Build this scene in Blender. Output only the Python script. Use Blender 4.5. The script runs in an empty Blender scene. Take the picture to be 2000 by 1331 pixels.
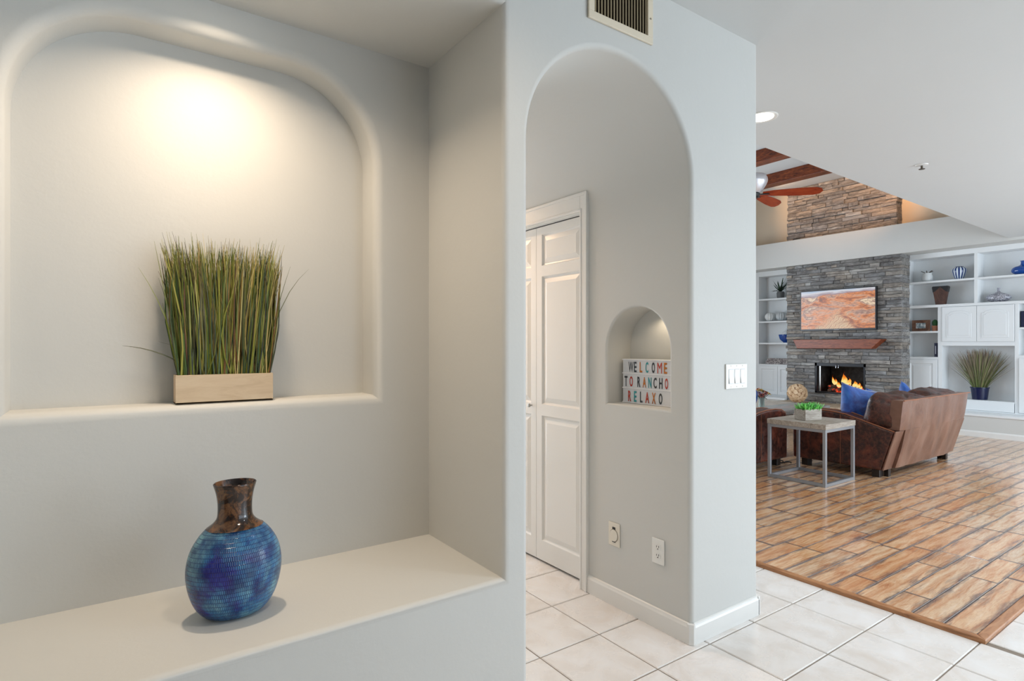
import bpy, bmesh, math, random
from mathutils import Vector, Matrix, noise
from mathutils.geometry import tessellate_polygon
random.seed(7)
PI = math.pi
S = bpy.context.scene
COL = S.collection

# ------------------------------------------------------------------ camera
cam_d = bpy.data.cameras.new('camera'); cam = bpy.data.objects.new('camera', cam_d); COL.objects.link(cam)
cam_d.sensor_width = 36; cam_d.lens = 1115/2000*36; cam_d.shift_y = 8.5/2000
cam_d.clip_start = 0.02
cam.location = (0, 0, 1.31); cam.rotation_euler = (PI/2, 0, -math.radians(35))
S.camera = cam
S.view_settings.view_transform = 'Standard'; S.view_settings.look = 'None'
S.view_settings.gamma = 1; S.view_settings.use_curve_mapping = False
S.view_settings.exposure = -0.25

# ------------------------------------------------------------------ world and lights
w = bpy.data.worlds.new('sky'); S.world = w; w.use_nodes = True
bg = w.node_tree.nodes['Background']; bg.inputs[0].default_value = (0.74, 0.87, 1.0, 1); bg.inputs[1].default_value = 0.9

def area(name, loc, rot, sx, sy, power, color, spread=180):
    l = bpy.data.lights.new(name, 'AREA'); l.shape = 'RECTANGLE'; l.size = sx; l.size_y = sy
    l.energy = power; l.color = color; l.spread = math.radians(spread)
    o = bpy.data.objects.new(name, l); COL.objects.link(o); o.location = loc; o.rotation_euler = rot
    return o
def spot(name, loc, target, power, color, angle=100, blend=.6, radius=.04):
    l = bpy.data.lights.new(name, 'SPOT'); l.energy = power; l.color = color
    l.spot_size = math.radians(angle); l.spot_blend = blend; l.shadow_soft_size = radius
    o = bpy.data.objects.new(name, l); COL.objects.link(o); o.location = loc
    o.rotation_euler = (Vector(target)-Vector(loc)).to_track_quat('-Z', 'Y').to_euler()
    return o
DAY = (.78, .89, 1.0); WARM = (1.0, .80, .56)
# daylight through the entry glazing behind the camera and the patio glazing of the living room
area('daylight_entry', (3.6, -3.15, 1.25), (PI/2, 0, 0), 3.4, 2.2, 54, DAY)
area('daylight_patio', (7.7, -3.15, 1.25), (PI/2, 0, 0), 4.0, 2.2, 285, DAY)
area('fill_north', (6.4, 6.85, 1.6), (-PI/2, 0, 0), 4.0, 2.0, 170, DAY)  # added fill for the deep living room, set at an invented window
area('fill_hall', (1.627, 4.62, 1.25), (-PI/2, 0, 0), .7, 1.8, 22, DAY)  # added cool fill that brightens the hall from its unseen end
area('alcove_downlight_lamp', (0.28, 1.93, 2.458), (0, 0, 0), .085, .085, 9.5, (1, .79, .58), 140)
spot('foyer_lamp_alcove', (0.75, 0.80, 2.74), (0.75, 0.95, 0), 52, (1, .80, .60), 150, .9, .12)
spot('hall_downlight_lamp', (1.627, 3.5, 2.40), (1.627, 3.5, 0), 58, (1, .64, .38), 160, .8, .05)
spot('niche_lamp', (2.165, 1.86, 1.475), (2.2, 1.84, 1.0), 1.6, (1, .80, .56), 150, .6, .012)
spot('foyer_downlight_or_fill', (3.40, 2.07, 2.74), (3.4, 2.07, 0), 60, (1, .95, .88), 150, .8, .05)
for i, (x, y) in enumerate(((2.4, .1), (5.2, .0), (3.6, -1.6), (7.4, .8))):
    spot('foyer_downlight_or_fill', (x, y, 2.74), (x, y, 0), (50, 90, 50, 170)[i], (.86, .93, 1), 140, .9, .06)  # unseen fill spots added to brighten the floor
spot('chimney_lamp_right', (9.35, 3.75, 4.08), (10.17, 4.2, 3.95), 62, (1, .54, .27), 104, .7, .05)
spot('chimney_lamp_left', (9.35, 5.6, 4.08), (10.17, 5.3, 3.92), 32, (1, .60, .34), 104, .7, .05)

# ------------------------------------------------------------------ materials
def srgb(*c):
    return tuple(((v/255)/12.92 if v/255 <= .04045 else ((v/255+.055)/1.055)**2.4) for v in c) + (1,)
class M:
    """small node-graph helper"""
    def __init__(s, name, color=(.8,.8,.8,1), rough=.5, metal=0, spec=.5):
        s.m = bpy.data.materials.new(name); s.m.use_nodes = True
        s.t = s.m.node_tree; s.b = s.t.nodes['Principled BSDF']
        s.b.inputs['Base Color'].default_value = color; s.b.inputs['Roughness'].default_value = rough
        s.b.inputs['Metallic'].default_value = metal; s.b.inputs['Specular IOR Level'].default_value = spec
    def n(s, kind, **kw):
        nd = s.t.nodes.new(kind)
        for k, v in kw.items():
            if k.startswith('i_'):
                key = k[2:]; key = int(key) if key.isdigit() else key.replace('_', ' ')
                nd.inputs[key].default_value = v
            else: setattr(nd, k, v)
        return nd
    def l(s, a, b): s.t.links.new(a, b); return s
    def coord(s, kind='Object', scale=(1,1,1)):
        tc = s.n('ShaderNodeTexCoord'); mp = s.n('ShaderNodeMapping'); mp.inputs['Scale'].default_value = scale
        s.l(tc.outputs[kind], mp.inputs[0]); return mp.outputs[0]
    def noise(s, vec, scale=5, detail=4, rough=.55, dist=0):
        nd = s.n('ShaderNodeTexNoise'); nd.inputs['Scale'].default_value = scale; nd.inputs['Detail'].default_value = detail
        nd.inputs['Roughness'].default_value = rough; nd.inputs['Distortion'].default_value = dist
        s.l(vec, nd.inputs['Vector']); return nd.outputs['Fac']
    def ramp(s, fac, stops, interp='LINEAR'):
        r = s.n('ShaderNodeValToRGB'); cr = r.color_ramp; cr.interpolation = interp
        while len(cr.elements) < len(stops): cr.elements.new(.5)
        for e, (p, c) in zip(cr.elements, stops): e.position = p; e.color = c
        s.l(fac, r.inputs[0]); return r.outputs[0]
    def mix(s, fac, a, b, blend='MIX'):
        nd = s.n('ShaderNodeMix', data_type='RGBA', blend_type=blend)
        for sock, v in ((nd.inputs[0], fac), (nd.inputs[6], a), (nd.inputs[7], b)):
            if isinstance(v, (int, float, tuple)): sock.default_value = v
            else: s.l(v, sock)
        return nd.outputs[2]
    def math(s, op, a, b=None):
        nd = s.n('ShaderNodeMath', operation=op)
        for sock, v in ((nd.inputs[0], a), (nd.inputs[1], b)):
            if v is None: continue
            if isinstance(v, (int, float)): sock.default_value = v
            else: s.l(v, sock)
        return nd.outputs[0]
    def color(s, sock): s.l(sock, s.b.inputs['Base Color']); return s
    def rough(s, sock): s.l(sock, s.b.inputs['Roughness']); return s
    def bump(s, sock, strength=.2, dist=.01):
        b = s.n('ShaderNodeBump'); b.inputs['Strength'].default_value = strength; b.inputs['Distance'].default_value = dist
        s.l(sock, b.inputs['Height']); s.l(b.outputs[0], s.b.inputs['Normal']); return s
    def emit(s, col, strength):
        if isinstance(col, tuple): s.b.inputs['Emission Color'].default_value = col
        else: s.l(col, s.b.inputs['Emission Color'])
        s.b.inputs['Emission Strength'].default_value = strength; return s
    def rnd(s): return s.n('ShaderNodeObjectInfo').outputs['Random']

def wall_mat(name, c, bump=.10):
    m = M(name, c, .62, 0, .35); v = m.coord('Object')
    f = m.noise(v, 3.2, 5, .6, .3); g = m.noise(v, 26, 5, .65)
    m.bump(m.math('ADD', m.math('MULTIPLY', f, 1.0), m.math('MULTIPLY', g, .35)), bump, .02)
    c2 = tuple(x*.965 for x in c[:3]) + (1,)
    m.color(m.mix(m.noise(v, 1.3, 3), c, c2)); return m.m
W_PAINT = wall_mat('wall_paint', srgb(211, 211, 207))
W_CEIL = wall_mat('ceiling_paint', srgb(212, 214, 213), .06)
W_CREAM = wall_mat('cream_paint', srgb(218, 206, 186), .06)
W_TRIM = M('white_gloss_paint', srgb(232, 231, 227), .32).m
W_CAB = M('cabinet_paint', srgb(232, 235, 236), .35).m
def simple(name, c, rough=.5, metal=0, spec=.5): return M(name, c, rough, metal, spec).m
DARK = simple('dark_void', (.012, .011, .010, 1), .8)
PLASTIC = simple('white_plastic', srgb(236, 236, 232), .3)
PLASTIC_W = simple('ivory_plastic', srgb(228, 222, 208), .3)
SLOT = simple('slot_black', (.02, .018, .016, 1), .5)
STEEL = simple('brushed_steel', srgb(170, 168, 164), .3, 1)

def m_tile():
    m = M('ceramic_tile', srgb(225, 219, 212), .30); v = m.coord('Object')
    r = m.n('ShaderNodeVectorMath', operation='ADD'); oi = m.n('ShaderNodeObjectInfo')
    m.l(v, r.inputs[0]); m.l(oi.outputs['Location'], r.inputs[1]); v = r.outputs[0]
    f = m.noise(v, 6, 6, .6, .6)
    c = m.ramp(f, [(.3, srgb(222, 214, 206)), (.5, srgb(234, 230, 226)), (.72, srgb(242, 241, 240))])
    m.color(m.mix(m.math('MULTIPLY', m.rnd(), .22), c, srgb(226, 218, 210)))
    m.bump(m.noise(v, 14, 4), .12, .004); m.rough(m.ramp(f, [(.3, (.34,)*3+(1,)), (.7, (.2,)*3+(1,))])); return m.m
TILE = m_tile()
GROUT = M('grout', srgb(140, 128, 116), .9); GROUT.bump(GROUT.noise(GROUT.coord(), 90), .3, .003); GROUT = GROUT.m

def m_plank():
    m = M('handscraped_plank', (.5,.3,.15,1), .3, 0, .5); rn = m.rnd()
    g = m.n('ShaderNodeTexCoord').outputs['Generated']; sep = m.n('ShaderNodeSeparateXYZ'); m.l(g, sep.inputs[0])
    oi = m.n('ShaderNodeObjectInfo'); add = m.n('ShaderNodeVectorMath', operation='ADD')
    v0 = m.coord('Object', (.8, 7, 1)); m.l(v0, add.inputs[0]); m.l(oi.outputs['Location'], add.inputs[1]); v = add.outputs[0]
    grain = m.noise(v, 4.5, 8, .66, .5); fine = m.noise(v, 34, 6, .7, .3)
    base = m.ramp(grain, [(.30, srgb(182, 122, 78)), (.42, srgb(214, 170, 130)), (.54, srgb(232, 206, 176)), (.7, srgb(243, 228, 208))])
    tone = m.ramp(rn, [(0, srgb(255, 232, 208)), (.35, srgb(240, 230, 220)), (.62, srgb(240, 204, 168)), (.8, srgb(250, 230, 210)), (1, srgb(255, 246, 236))])
    c = m.mix(1.0, base, tone, 'MULTIPLY')
    c = m.mix(m.math('MULTIPLY', m.ramp(fine, [(.5, (0,0,0,1)), (.72, (1,1,1,1))]), .5), c, srgb(158, 92, 50))
    # burnished dark stain hugging the seams, streaky along the grain
    e = m.math('MINIMUM', sep.outputs[1], m.math('SUBTRACT', 1.0, sep.outputs[1]))
    wob = m.noise(v, 4, 5, .6, .3)
    st1 = m.n('ShaderNodeVectorMath', operation='ADD'); m.l(m.coord('Object', (1, 14, 1)), st1.inputs[0]); m.l(oi.outputs['Location'], st1.inputs[1])
    streak = m.noise(st1.outputs[0], 7, 7, .72, .2)
    soft = m.math('SUBTRACT', 1.0, m.math('DIVIDE', e, m.math('ADD', .02, m.math('MULTIPLY', m.math('MAXIMUM', m.math('SUBTRACT', wob, .40), 0.0), 1.7))))
    dark = m.math('MULTIPLY', m.math('MAXIMUM', soft, 0.0), m.ramp(streak, [(.38, (.25,)*3+(1,)), (.56, (1,1,1,1))]))
    seam = m.ramp(e, [(.012, (1,1,1,1)), (.05, (0,0,0,1))])
    geo = m.n('ShaderNodeSeparateXYZ'); m.l(m.n('ShaderNodeTexCoord').outputs['Generated'], geo.inputs[0])
    ex = m.math('MINIMUM', geo.outputs[0], m.math('SUBTRACT', 1.0, geo.outputs[0]))
    seam2 = m.ramp(ex, [(.004, (.95,)*3+(1,)), (.018, (0,0,0,1))])
    dk = m.math('MINIMUM', m.math('ADD', m.math('ADD', m.math('MULTIPLY', dark, 1.15), m.math('MULTIPLY', seam, .55)), seam2), 1.0)
    c = m.mix(m.math('MULTIPLY', dk, .86), c, srgb(66, 54, 62))
    m.color(c); m.bump(m.math('ADD', m.noise(v, 6, 4), m.math('MULTIPLY', fine, .3)), .25, .004)
    m.rough(m.ramp(grain, [(.3, (.26,)*3+(1,)), (.7, (.18,)*3+(1,))])); m.b.inputs['Coat Weight'].default_value = .7; m.b.inputs['Coat Roughness'].default_value = .12; return m.m
PLANK = m_plank()

def m_wood(name, dark, mid, light, rough=.4, scale=4, stretch=(1,1,8), bump=.15):
    m = M(name, mid, rough); v = m.coord('Object', stretch)
    g = m.noise(v, scale, 6, .65, 1.2); f = m.noise(v, scale*5, 5, .7)
    c = m.ramp(g, [(.3, dark), (.5, mid), (.7, light)])
    m.color(m.mix(m.math('MULTIPLY', f, .35), c, dark)); m.bump(g, bump, .006); return m.m
WOOD_TRIM = m_wood('oak_trim', srgb(128, 82, 48), srgb(184, 128, 84), srgb(204, 152, 108), .3, 5, (4, 1.2, 4))
WOOD_BEAM = m_wood('stained_beam', srgb(48, 18, 8), srgb(122, 54, 20), srgb(168, 88, 36), .4, 5, (8, 1.5, 8))
WOOD_MANTEL = m_wood('mantel_wood', srgb(84, 36, 16), srgb(140, 68, 36), srgb(164, 92, 56), .4, 5, (8, 1.5, 8))
WOOD_GREY = m_wood('weathered_wood', srgb(128, 118, 106), srgb(168, 158, 146), srgb(196, 188, 178), .6, 5, (1.2, 8, 8))
WOOD_BOX = m_wood('pale_veneer', srgb(206, 180, 146), srgb(222, 198, 166), srgb(230, 210, 180), .55, 2.2, (2, 3, 12), .03)
FAN_WOOD = m_wood('fan_blade_wood', srgb(104, 30, 14), srgb(168, 62, 30), srgb(186, 84, 44), .3, 4, (1.5, 8, 8), .02)
HEARTH = m_wood('hearth_stone', srgb(150, 128, 104), srgb(188, 166, 140), srgb(206, 188, 164), .6, 6, (1, 1, 1))

def m_stone(name, stops):
    m = M(name, (.3,.3,.3,1), .8); oi = m.n('ShaderNodeObjectInfo'); add = m.n('ShaderNodeVectorMath', operation='ADD')
    m.l(m.coord('Object', (1, .45, 1.6)), add.inputs[0]); m.l(oi.outputs['Location'], add.inputs[1]); v = add.outputs[0]
    f = m.noise(v, 9, 7, .7, .8); g = m.noise(v, 45, 5, .7)
    base = m.ramp(oi.outputs['Random'], stops)
    c = m.mix(m.ramp(f, [(.35, (1,1,1,1)), (.62, (0,0,0,1))]), base, srgb(84, 80, 78))
    c = m.mix(m.math('MULTIPLY', m.ramp(g, [(.5, (0,0,0,1)), (.8, (1,1,1,1))]), .6), c, srgb(196, 190, 182))
    m.color(c); m.bump(m.math('ADD', f, m.math('MULTIPLY', g, .4)), .7, .012); return m.m
STONE = m_stone('ledge_stone', [(0, srgb(124, 124, 124)), (.3, srgb(158, 158, 158)), (.55, srgb(146, 142, 136)), (.8, srgb(168, 156, 142)), (1, srgb(184, 184, 182))])
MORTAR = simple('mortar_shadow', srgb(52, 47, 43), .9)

def m_leather():
    m = M('distressed_leather', (.1,.03,.02,1), .30, 0, .6); v = m.coord('Object')
    f = m.noise(v, 5, 7, .68, .8); g = m.noise(v, 30, 6, .7, .5)
    c = m.ramp(f, [(.36, srgb(20, 8, 7)), (.50, srgb(50, 20, 14)), (.62, srgb(92, 40, 24)), (.78, srgb(134, 70, 46))])
    m.color(m.mix(m.math('MULTIPLY', m.ramp(g, [(.45, (0,0,0,1)), (.75, (1,1,1,1))]), .4), c, srgb(150, 88, 62)))
    m.rough(m.ramp(g, [(.3, (.24,)*3+(1,)), (.7, (.48,)*3+(1,))]))
    m.bump(m.math('ADD', m.noise(v, 12, 6, .65, .8), m.math('MULTIPLY', g, .4)), .4, .012); return m.m
LEATHER = m_leather()
LEATHER_B = M('leather_back_sheen', (.2,.1,.06,1), .34, 0, .6); _v = LEATHER_B.coord('Object', (2.0, 1, 1.1))  # lighter taupe puts the sheen on the sofa back into the colour
_f = LEATHER_B.noise(_v, 3.4, 7, .6, .6); _g = LEATHER_B.noise(LEATHER_B.coord('Object'), 40, 5)
LEATHER_B.color(LEATHER_B.mix(LEATHER_B.math('MULTIPLY', _g, .2), LEATHER_B.ramp(_f, [(.3, srgb(96, 66, 54)), (.5, srgb(120, 86, 70)), (.7, srgb(140, 106, 90))]), srgb(100, 62, 46)))
LEATHER_B.bump(_f, .35, .02); LEATHER_B = LEATHER_B.m
BLACK = simple('black_plastic', (.012, .012, .014, 1), .3)
def m_velvet():
    m = M('blue_velvet', srgb(24, 74, 158), .6); v = m.coord('Object')
    m.color(m.ramp(m.noise(v, 7, 4, .6, .8), [(.35, srgb(10, 40, 120)), (.6, srgb(30, 92, 178)), (.8, srgb(74, 142, 208))]))
    m.b.inputs['Sheen Weight'].default_value = .5; m.bump(m.noise(v, 14, 4), .3, .01); return m.m
VELVET = m_velvet()

def m_vase():
    m = M('blue_glazed_dimples', (0,.1,.4,1), .16, 0, .6); uv = m.n('ShaderNodeTexCoord').outputs['UV']
    mp = m.n('ShaderNodeMapping'); mp.inputs['Scale'].default_value = (1, 1, 1); m.l(uv, mp.inputs[0])
    warp = m.n('ShaderNodeVectorMath', operation='SCALE'); nz = m.n('ShaderNodeTexNoise'); nz.inputs['Scale'].default_value = 5
    o = m.coord('Object'); m.l(o, nz.inputs['Vector']); m.l(nz.outputs['Color'], warp.inputs[0]); warp.inputs['Scale'].default_value = .012
    ad = m.n('ShaderNodeVectorMath', operation='ADD'); m.l(mp.outputs[0], ad.inputs[0]); m.l(warp.outputs[0], ad.inputs[1])
    bk = m.n('ShaderNodeTexBrick'); bk.offset = .5; bk.inputs['Scale'].default_value = 1
    bk.inputs['Mortar Size'].default_value = .0014; bk.inputs['Mortar Smooth'].default_value = .9
    bk.inputs['Brick Width'].default_value = .0052; bk.inputs['Row Height'].default_value = .0128
    bk.inputs['Color1'].default_value = (1,1,1,1); bk.inputs['Color2'].default_value = (.75,.75,.75,1); bk.inputs['Mortar'].default_value = (0,0,0,1)
    m.l(ad.outputs[0], bk.inputs['Vector'])
    big = m.noise(o, 7.5, 4, .55, .5)
    deep = m.ramp(big, [(.36, srgb(22, 16, 92)), (.47, srgb(6, 30, 92)), (.62, srgb(4, 52, 104))])
    lite = m.ramp(big, [(.38, srgb(40, 54, 158)), (.47, srgb(66, 140, 190)), (.62, srgb(136, 196, 208))])
    fac = m.math('MULTIPLY', bk.outputs['Color'], m.ramp(m.noise(o, 20, 3), [(.36, (.22,)*3+(1,)), (.60, (1,1,1,1))]))
    m.color(m.mix(fac, deep, lite)); m.bump(bk.outputs['Color'], .55, -.0016); return m.m
VASE_BLUE = m_vase()
_m = M('brown_glaze', (.1,.05,.02,1), .10, 0, .7); _o = _m.coord('Object')
_m.color(_m.ramp(_m.noise(_o, 22, 6, .7, .6), [(.38, srgb(14, 8, 8)), (.48, srgb(44, 26, 18)), (.58, srgb(120, 80, 48)), (.68, srgb(66, 38, 24))])); VASE_BROWN = _m.m

def col_attr_mat(name, rough=.5):
    m = M(name, (1,1,1,1), rough); a = m.n('ShaderNodeVertexColor'); a.layer_name = 'Col'; m.color(a.outputs[0]); return m.m
GRASS = col_attr_mat('dyed_grass', .5); LEAF = col_attr_mat('leafy', .5)

# ------------------------------------------------------------------ mesh helpers
class MB:
    def __init__(s): s.v = []; s.f = []; s.uv = None; s.col = None; s.mi = None
    def box(s, x0, x1, y0, y1, z0, z1):
        n = len(s.v); s.v += [(x,y,z) for z in (z0,z1) for y in (y0,y1) for x in (x0,x1)]
        s.f += [tuple(n+i for i in q) for q in ((0,2,3,1),(4,5,7,6),(0,1,5,4),(2,6,7,3),(0,4,6,2),(1,3,7,5))]; return s
    def prism(s, poly, a, b, axis='x'):
        """poly in the two other axes (order x,y,z without axis), extruded a..b on axis"""
        n = len(s.v); k = len(poly)
        def P(t, p):
            return {'x': (t, p[0], p[1]), 'y': (p[0], t, p[1]), 'z': (p[0], p[1], t)}[axis]
        s.v += [P(a, p) for p in poly] + [P(b, p) for p in poly]
        s.f += [tuple(n+i for i in range(k)), tuple(n+k+i for i in reversed(range(k)))]
        s.f += [(n+i, n+k+i, n+k+(i+1) % k, n+(i+1) % k) for i in range(k)]; return s
    def lathe(s, prof, seg=24, c=(0,0,0), sx=1, sy=1, cap=True):
        n = len(s.v); k = len(prof)
        for r, z in prof:
            for j in range(seg):
                a = 2*PI*j/seg; s.v.append((c[0]+r*math.cos(a)*sx, c[1]+r*math.sin(a)*sy, c[2]+z))
        for i in range(k-1):
            for j in range(seg):
                j2 = (j+1) % seg; s.f.append((n+i*seg+j, n+i*seg+j2, n+(i+1)*seg+j2, n+(i+1)*seg+j))
        if cap:
            s.f.append(tuple(n+j for j in reversed(range(seg)))); s.f.append(tuple(n+(k-1)*seg+j for j in range(seg)))
        return s
    def tube(s, pts, r, seg=8, r1=None):
        pts = [Vector(p) for p in pts]; n0 = len(s.v); K = len(pts)
        for i, p in enumerate(pts):
            d = (pts[min(i+1, K-1)]-pts[max(i-1, 0)]).normalized()
            u = d.cross(Vector((0,0,1))); u = u.normalized() if u.length > 1e-3 else Vector((1,0,0)); vv = d.cross(u)
            rr = r if r1 is None else r+(r1-r)*i/(K-1)
            for j in range(seg):
                a = 2*PI*j/seg; s.v.append(tuple(p+(u*math.cos(a)+vv*math.sin(a))*rr))
        for i in range(K-1):
            for j in range(seg):
                j2 = (j+1) % seg; s.f.append((n0+i*seg+j, n0+i*seg+j2, n0+(i+1)*seg+j2, n0+(i+1)*seg+j))
        s.f.append(tuple(n0+j for j in reversed(range(seg)))); s.f.append(tuple(n0+(K-1)*seg+j for j in range(seg))); return s
    def blade(s, pts, width, side, col, col2=None):
        """flat tapering ribbon along pts; side = width direction"""
        n = len(s.v); K = len(pts); side = Vector(side).normalized()
        if s.col is None: s.col = []
        for i, p in enumerate(pts):
            t = i/(K-1); wd = width*(1-.85*t**2)/2; p = Vector(p)
            s.v += [tuple(p-side*wd), tuple(p+side*wd)]
        for i in range(K-1):
            s.f.append((n+2*i, n+2*i+1, n+2*i+3, n+2*i+2)); t = (i+.5)/(K-1)
            c = col if col2 is None else tuple(a+(b-a)*t for a, b in zip(col, col2)); s.col.append((len(s.f)-1, c))
        return s
    def build(s, name, mat, parent=None, smooth=False, bevel=0, seg=2, sub=0, angle=40, wn=True):
        me = bpy.data.meshes.new(name); me.from_pydata(s.v, [], s.f)
        bm = bmesh.new(); bm.from_mesh(me)
        if s.col is None: bmesh.ops.recalc_face_normals(bm, faces=bm.faces)
        bm.to_mesh(me); bm.free()
        if s.col is not None:
            ca = me.color_attributes.new('Col', 'BYTE_COLOR', 'CORNER'); cd = dict(s.col)
            for p in me.polygons:
                c = cd.get(p.index, (.5,.5,.5)); 
                for li in p.loop_indices: ca.data[li].color = (c[0], c[1], c[2], 1)
        me.materials.append(mat)
        if smooth:
            me.polygons.foreach_set('use_smooth', [True]*len(me.polygons))
            if angle < 180: me.set_sharp_from_angle(angle=math.radians(angle))
        return link(name, me, parent, bevel, seg, sub, wn and smooth and angle < 180)
def link(name, me, parent=None, bevel=0, seg=2, sub=0, wn=False):
    o = bpy.data.objects.new(name, me); COL.objects.link(o)
    if parent is not None:
        o.parent = parent
        base = parent
        while base.parent is not None: base = base.parent
        if not base.get('_local'):
            base = parent
            off = Vector((0,0,0))
            while base is not None: off += base.location; base = base.parent
            o.location = -off
    if bevel:
        b = o.modifiers.new('bevel', 'BEVEL'); b.width = bevel; b.segments = seg; b.limit_method = 'ANGLE'; b.angle_limit = math.radians(35)
    if sub:
        b = o.modifiers.new('sub', 'SUBSURF'); b.levels = sub; b.render_levels = sub
    if wn: b = o.modifiers.new('wn', 'WEIGHTED_NORMAL'); b.keep_sharp = True
    return o
def thing(name, label, cat, loc, rz=0, group=None, local=False):
    o = bpy.data.objects.new(name, None); COL.objects.link(o); o.location = loc; o.rotation_euler.z = rz
    o['label'] = label; o['category'] = cat
    if group: o['group'] = group
    if local: o['_local'] = 1
    return o
def tag(o, label, cat, group=None):
    o['label'] = label; o['category'] = cat
    if group: o['group'] = group
    return o
def struct(o, label=None, cat='structure'):
    o['kind'] = 'structure'; o['category'] = cat
    if label: o['label'] = label
    return o
def recenter(o, c):
    """move a mesh's origin to c (mesh data given in parent space)"""
    c = Vector(c); o.data.transform(Matrix.Translation(-c)); o.location = o.location + c; return o

# --- walls with rounded (bullnose) openings: u,v in the wall plane, w into the wall
def offs(path, d, closed):
    out = []; n = len(path)
    for i, p in enumerate(path):
        p = Vector(p); a = Vector(path[i-1]) if (i > 0 or closed) else None
        b = Vector(path[(i+1) % n]) if (i < n-1 or closed) else None
        ns = []
        for q0, q1 in ((a, p), (p, b)):
            if q0 is None or q1 is None: continue
            t = (q1-q0).normalized(); ns.append(Vector((t.y, -t.x)))
        m = sum(ns, Vector((0, 0))).normalized(); k = m.dot(ns[0]); out.append(tuple(p+m*d/max(k, .3)))
    return out
def wall(name, mat, fmap, outer, holes, extra=()):
    """holes: list of (ccw path, radius, depth, closed). Holes that are closed are cut out of 'outer'."""
    bm = bmesh.new()
    outers = outer if isinstance(outer[0], list) else [outer]
    for ol in outers[1:]: bm.faces.new([bm.verts.new(fmap(p[0], p[1], 0)) for p in ol])
    loops = [[Vector((p[0], p[1], 0)) for p in outers[0]]]
    for path, r, depth, closed in holes:
        if closed: loops.append([Vector((p[0], p[1], 0)) for p in offs(path, r, True)])
    flat = [p for l in loops for p in l]; vs = [bm.verts.new(fmap(p.x, p.y, 0)) for p in flat]
    for t in tessellate_polygon(loops):
        try: bm.faces.new([vs[i] for i in t])
        except ValueError: pass
    for path, r, depth, closed in list(holes)+list(extra):
        rows = []; N = 6
        prof = [(r-r*math.sin(a), r-r*math.cos(a)) for a in [PI/2*i/N for i in range(N+1)]]+[(0, depth)]
        for o, ww in prof: rows.append([bm.verts.new(fmap(p[0], p[1], ww)) for p in offs(path, o, closed)])
        k = len(path)
        for a, b in zip(rows, rows[1:]):
            for i in range(k if closed else k-1):
                bm.faces.new((a[i], a[(i+1) % k], b[(i+1) % k], b[i]))
    bmesh.ops.remove_doubles(bm, verts=bm.verts, dist=.0004)
    bmesh.ops.recalc_face_normals(bm, faces=bm.faces)
    me = bpy.data.meshes.new(name); bm.to_mesh(me); bm.free(); me.materials.append(mat)
    me.polygons.foreach_set('use_smooth', [True]*len(me.polygons)); me.set_sharp_from_angle(angle=math.radians(35))
    return struct(link(name, me, wn=True))
def slab(name, mat, x0, x1, y0, y1, z0, z1): return struct(MB().box(x0, x1, y0, y1, z0, z1).build(name, mat))
def arc(cx, cy, rx, ry, a0, a1, n): return [(cx+rx*math.cos(math.radians(a0+(a1-a0)*i/n)), cy+ry*math.sin(math.radians(a0+(a1-a0)*i/n))) for i in range(n+1)]

# ------------------------------------------------------------------ structure
Y0, XA, XL, X0, XE = 1.592, 1.083, 1.184, 2.070, 2.577
ZC, ZA, ZB = 2.767, 2.466, .519
YB = 2.152                                             # alcove back wall
R1 = .022
hall = [(X0, 0), (X0, 1.0), (X0, 2.03)] + arc((X0+XL)/2, 2.03, (X0-XL)/2, .425, 0, 180, 40)[1:-1] + [(XL, 2.03), (XL, 0)]
hall_o = offs(hall, R1, False)
outer = [(XE-R1, 0), (XE-R1, ZC), (-1.6, ZC), (-1.6, 0)] + [tuple(p) for p in reversed(hall_o)]
alcove = [(-.48, ZB), (XA, ZB), (XA, ZA), (-.48, ZA)]
# the pier's outer corner (rounded) is an open path
wall('wall_front', W_PAINT, lambda u, v, ww: (u, Y0+ww, v), outer, [(alcove, R1, YB-Y0, True)],
     extra=[(hall, R1, .085, False), ([(XE, ZC), (XE, 0)], R1, .30, False)])
slab('wall_living', W_PAINT, 2.50, XE, Y0+.295, 6.9, 0, 4.15)
# hall shell: left wall, barrel vault, end wall
hv = arc((X0+XL)/2, 2.03, (X0-XL)/2, .425, 0, 180, 40)
bm = bmesh.new(); HY0, HY1 = Y0+.085, 4.7
pr = [(X0, 2.03)] + hv[1:-1] + [(XL, 2.03), (XL, 0)]
ra = [bm.verts.new((p[0], HY0, p[1])) for p in pr]; rb = [bm.verts.new((p[0], HY1, p[1])) for p in pr]
for i in range(len(pr)-1): bm.faces.new((ra[i], ra[i+1], rb[i+1], rb[i]))
me = bpy.data.meshes.new('wall_hall_left'); bm.to_mesh(me); bm.free(); me.materials.append(W_PAINT)
me.polygons.foreach_set('use_smooth', [True]*len(me.polygons)); me.set_sharp_from_angle(angle=math.radians(35))
struct(link('wall_hall_left', me, wn=True))
slab('wall_hall_end', W_PAINT, 1.1, 1.24, HY1, HY1+.1, 0, ZC); slab('wall_hall_end_right', W_PAINT, 2.02, XE, HY1, HY1+.1, 0, ZC)
slab('wall_hall_end_top', W_PAINT, 1.24, 2.02, HY1, HY1+.1, 2.2, ZC); slab('wall_hall_end_base', W_PAINT, 1.24, 2.02, HY1, HY1+.1, 0, .3)
wn = thing('added_window_hall', None, None, (1.63, HY1+.03, .3)); del wn['label']; del wn['category']; wn['kind'] = 'structure'  # unseen window added at the hall end to carry the fill light
MB().box(1.24, 1.29, HY1+.01, HY1+.06, .3, 2.2).box(1.97, 2.02, HY1+.01, HY1+.06, .3, 2.2).box(1.29, 1.97, HY1+.01, HY1+.06, .3, .35).box(1.29, 1.97, HY1+.01, HY1+.06, 2.15, 2.2).build('window_frame', W_TRIM, wn)
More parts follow.
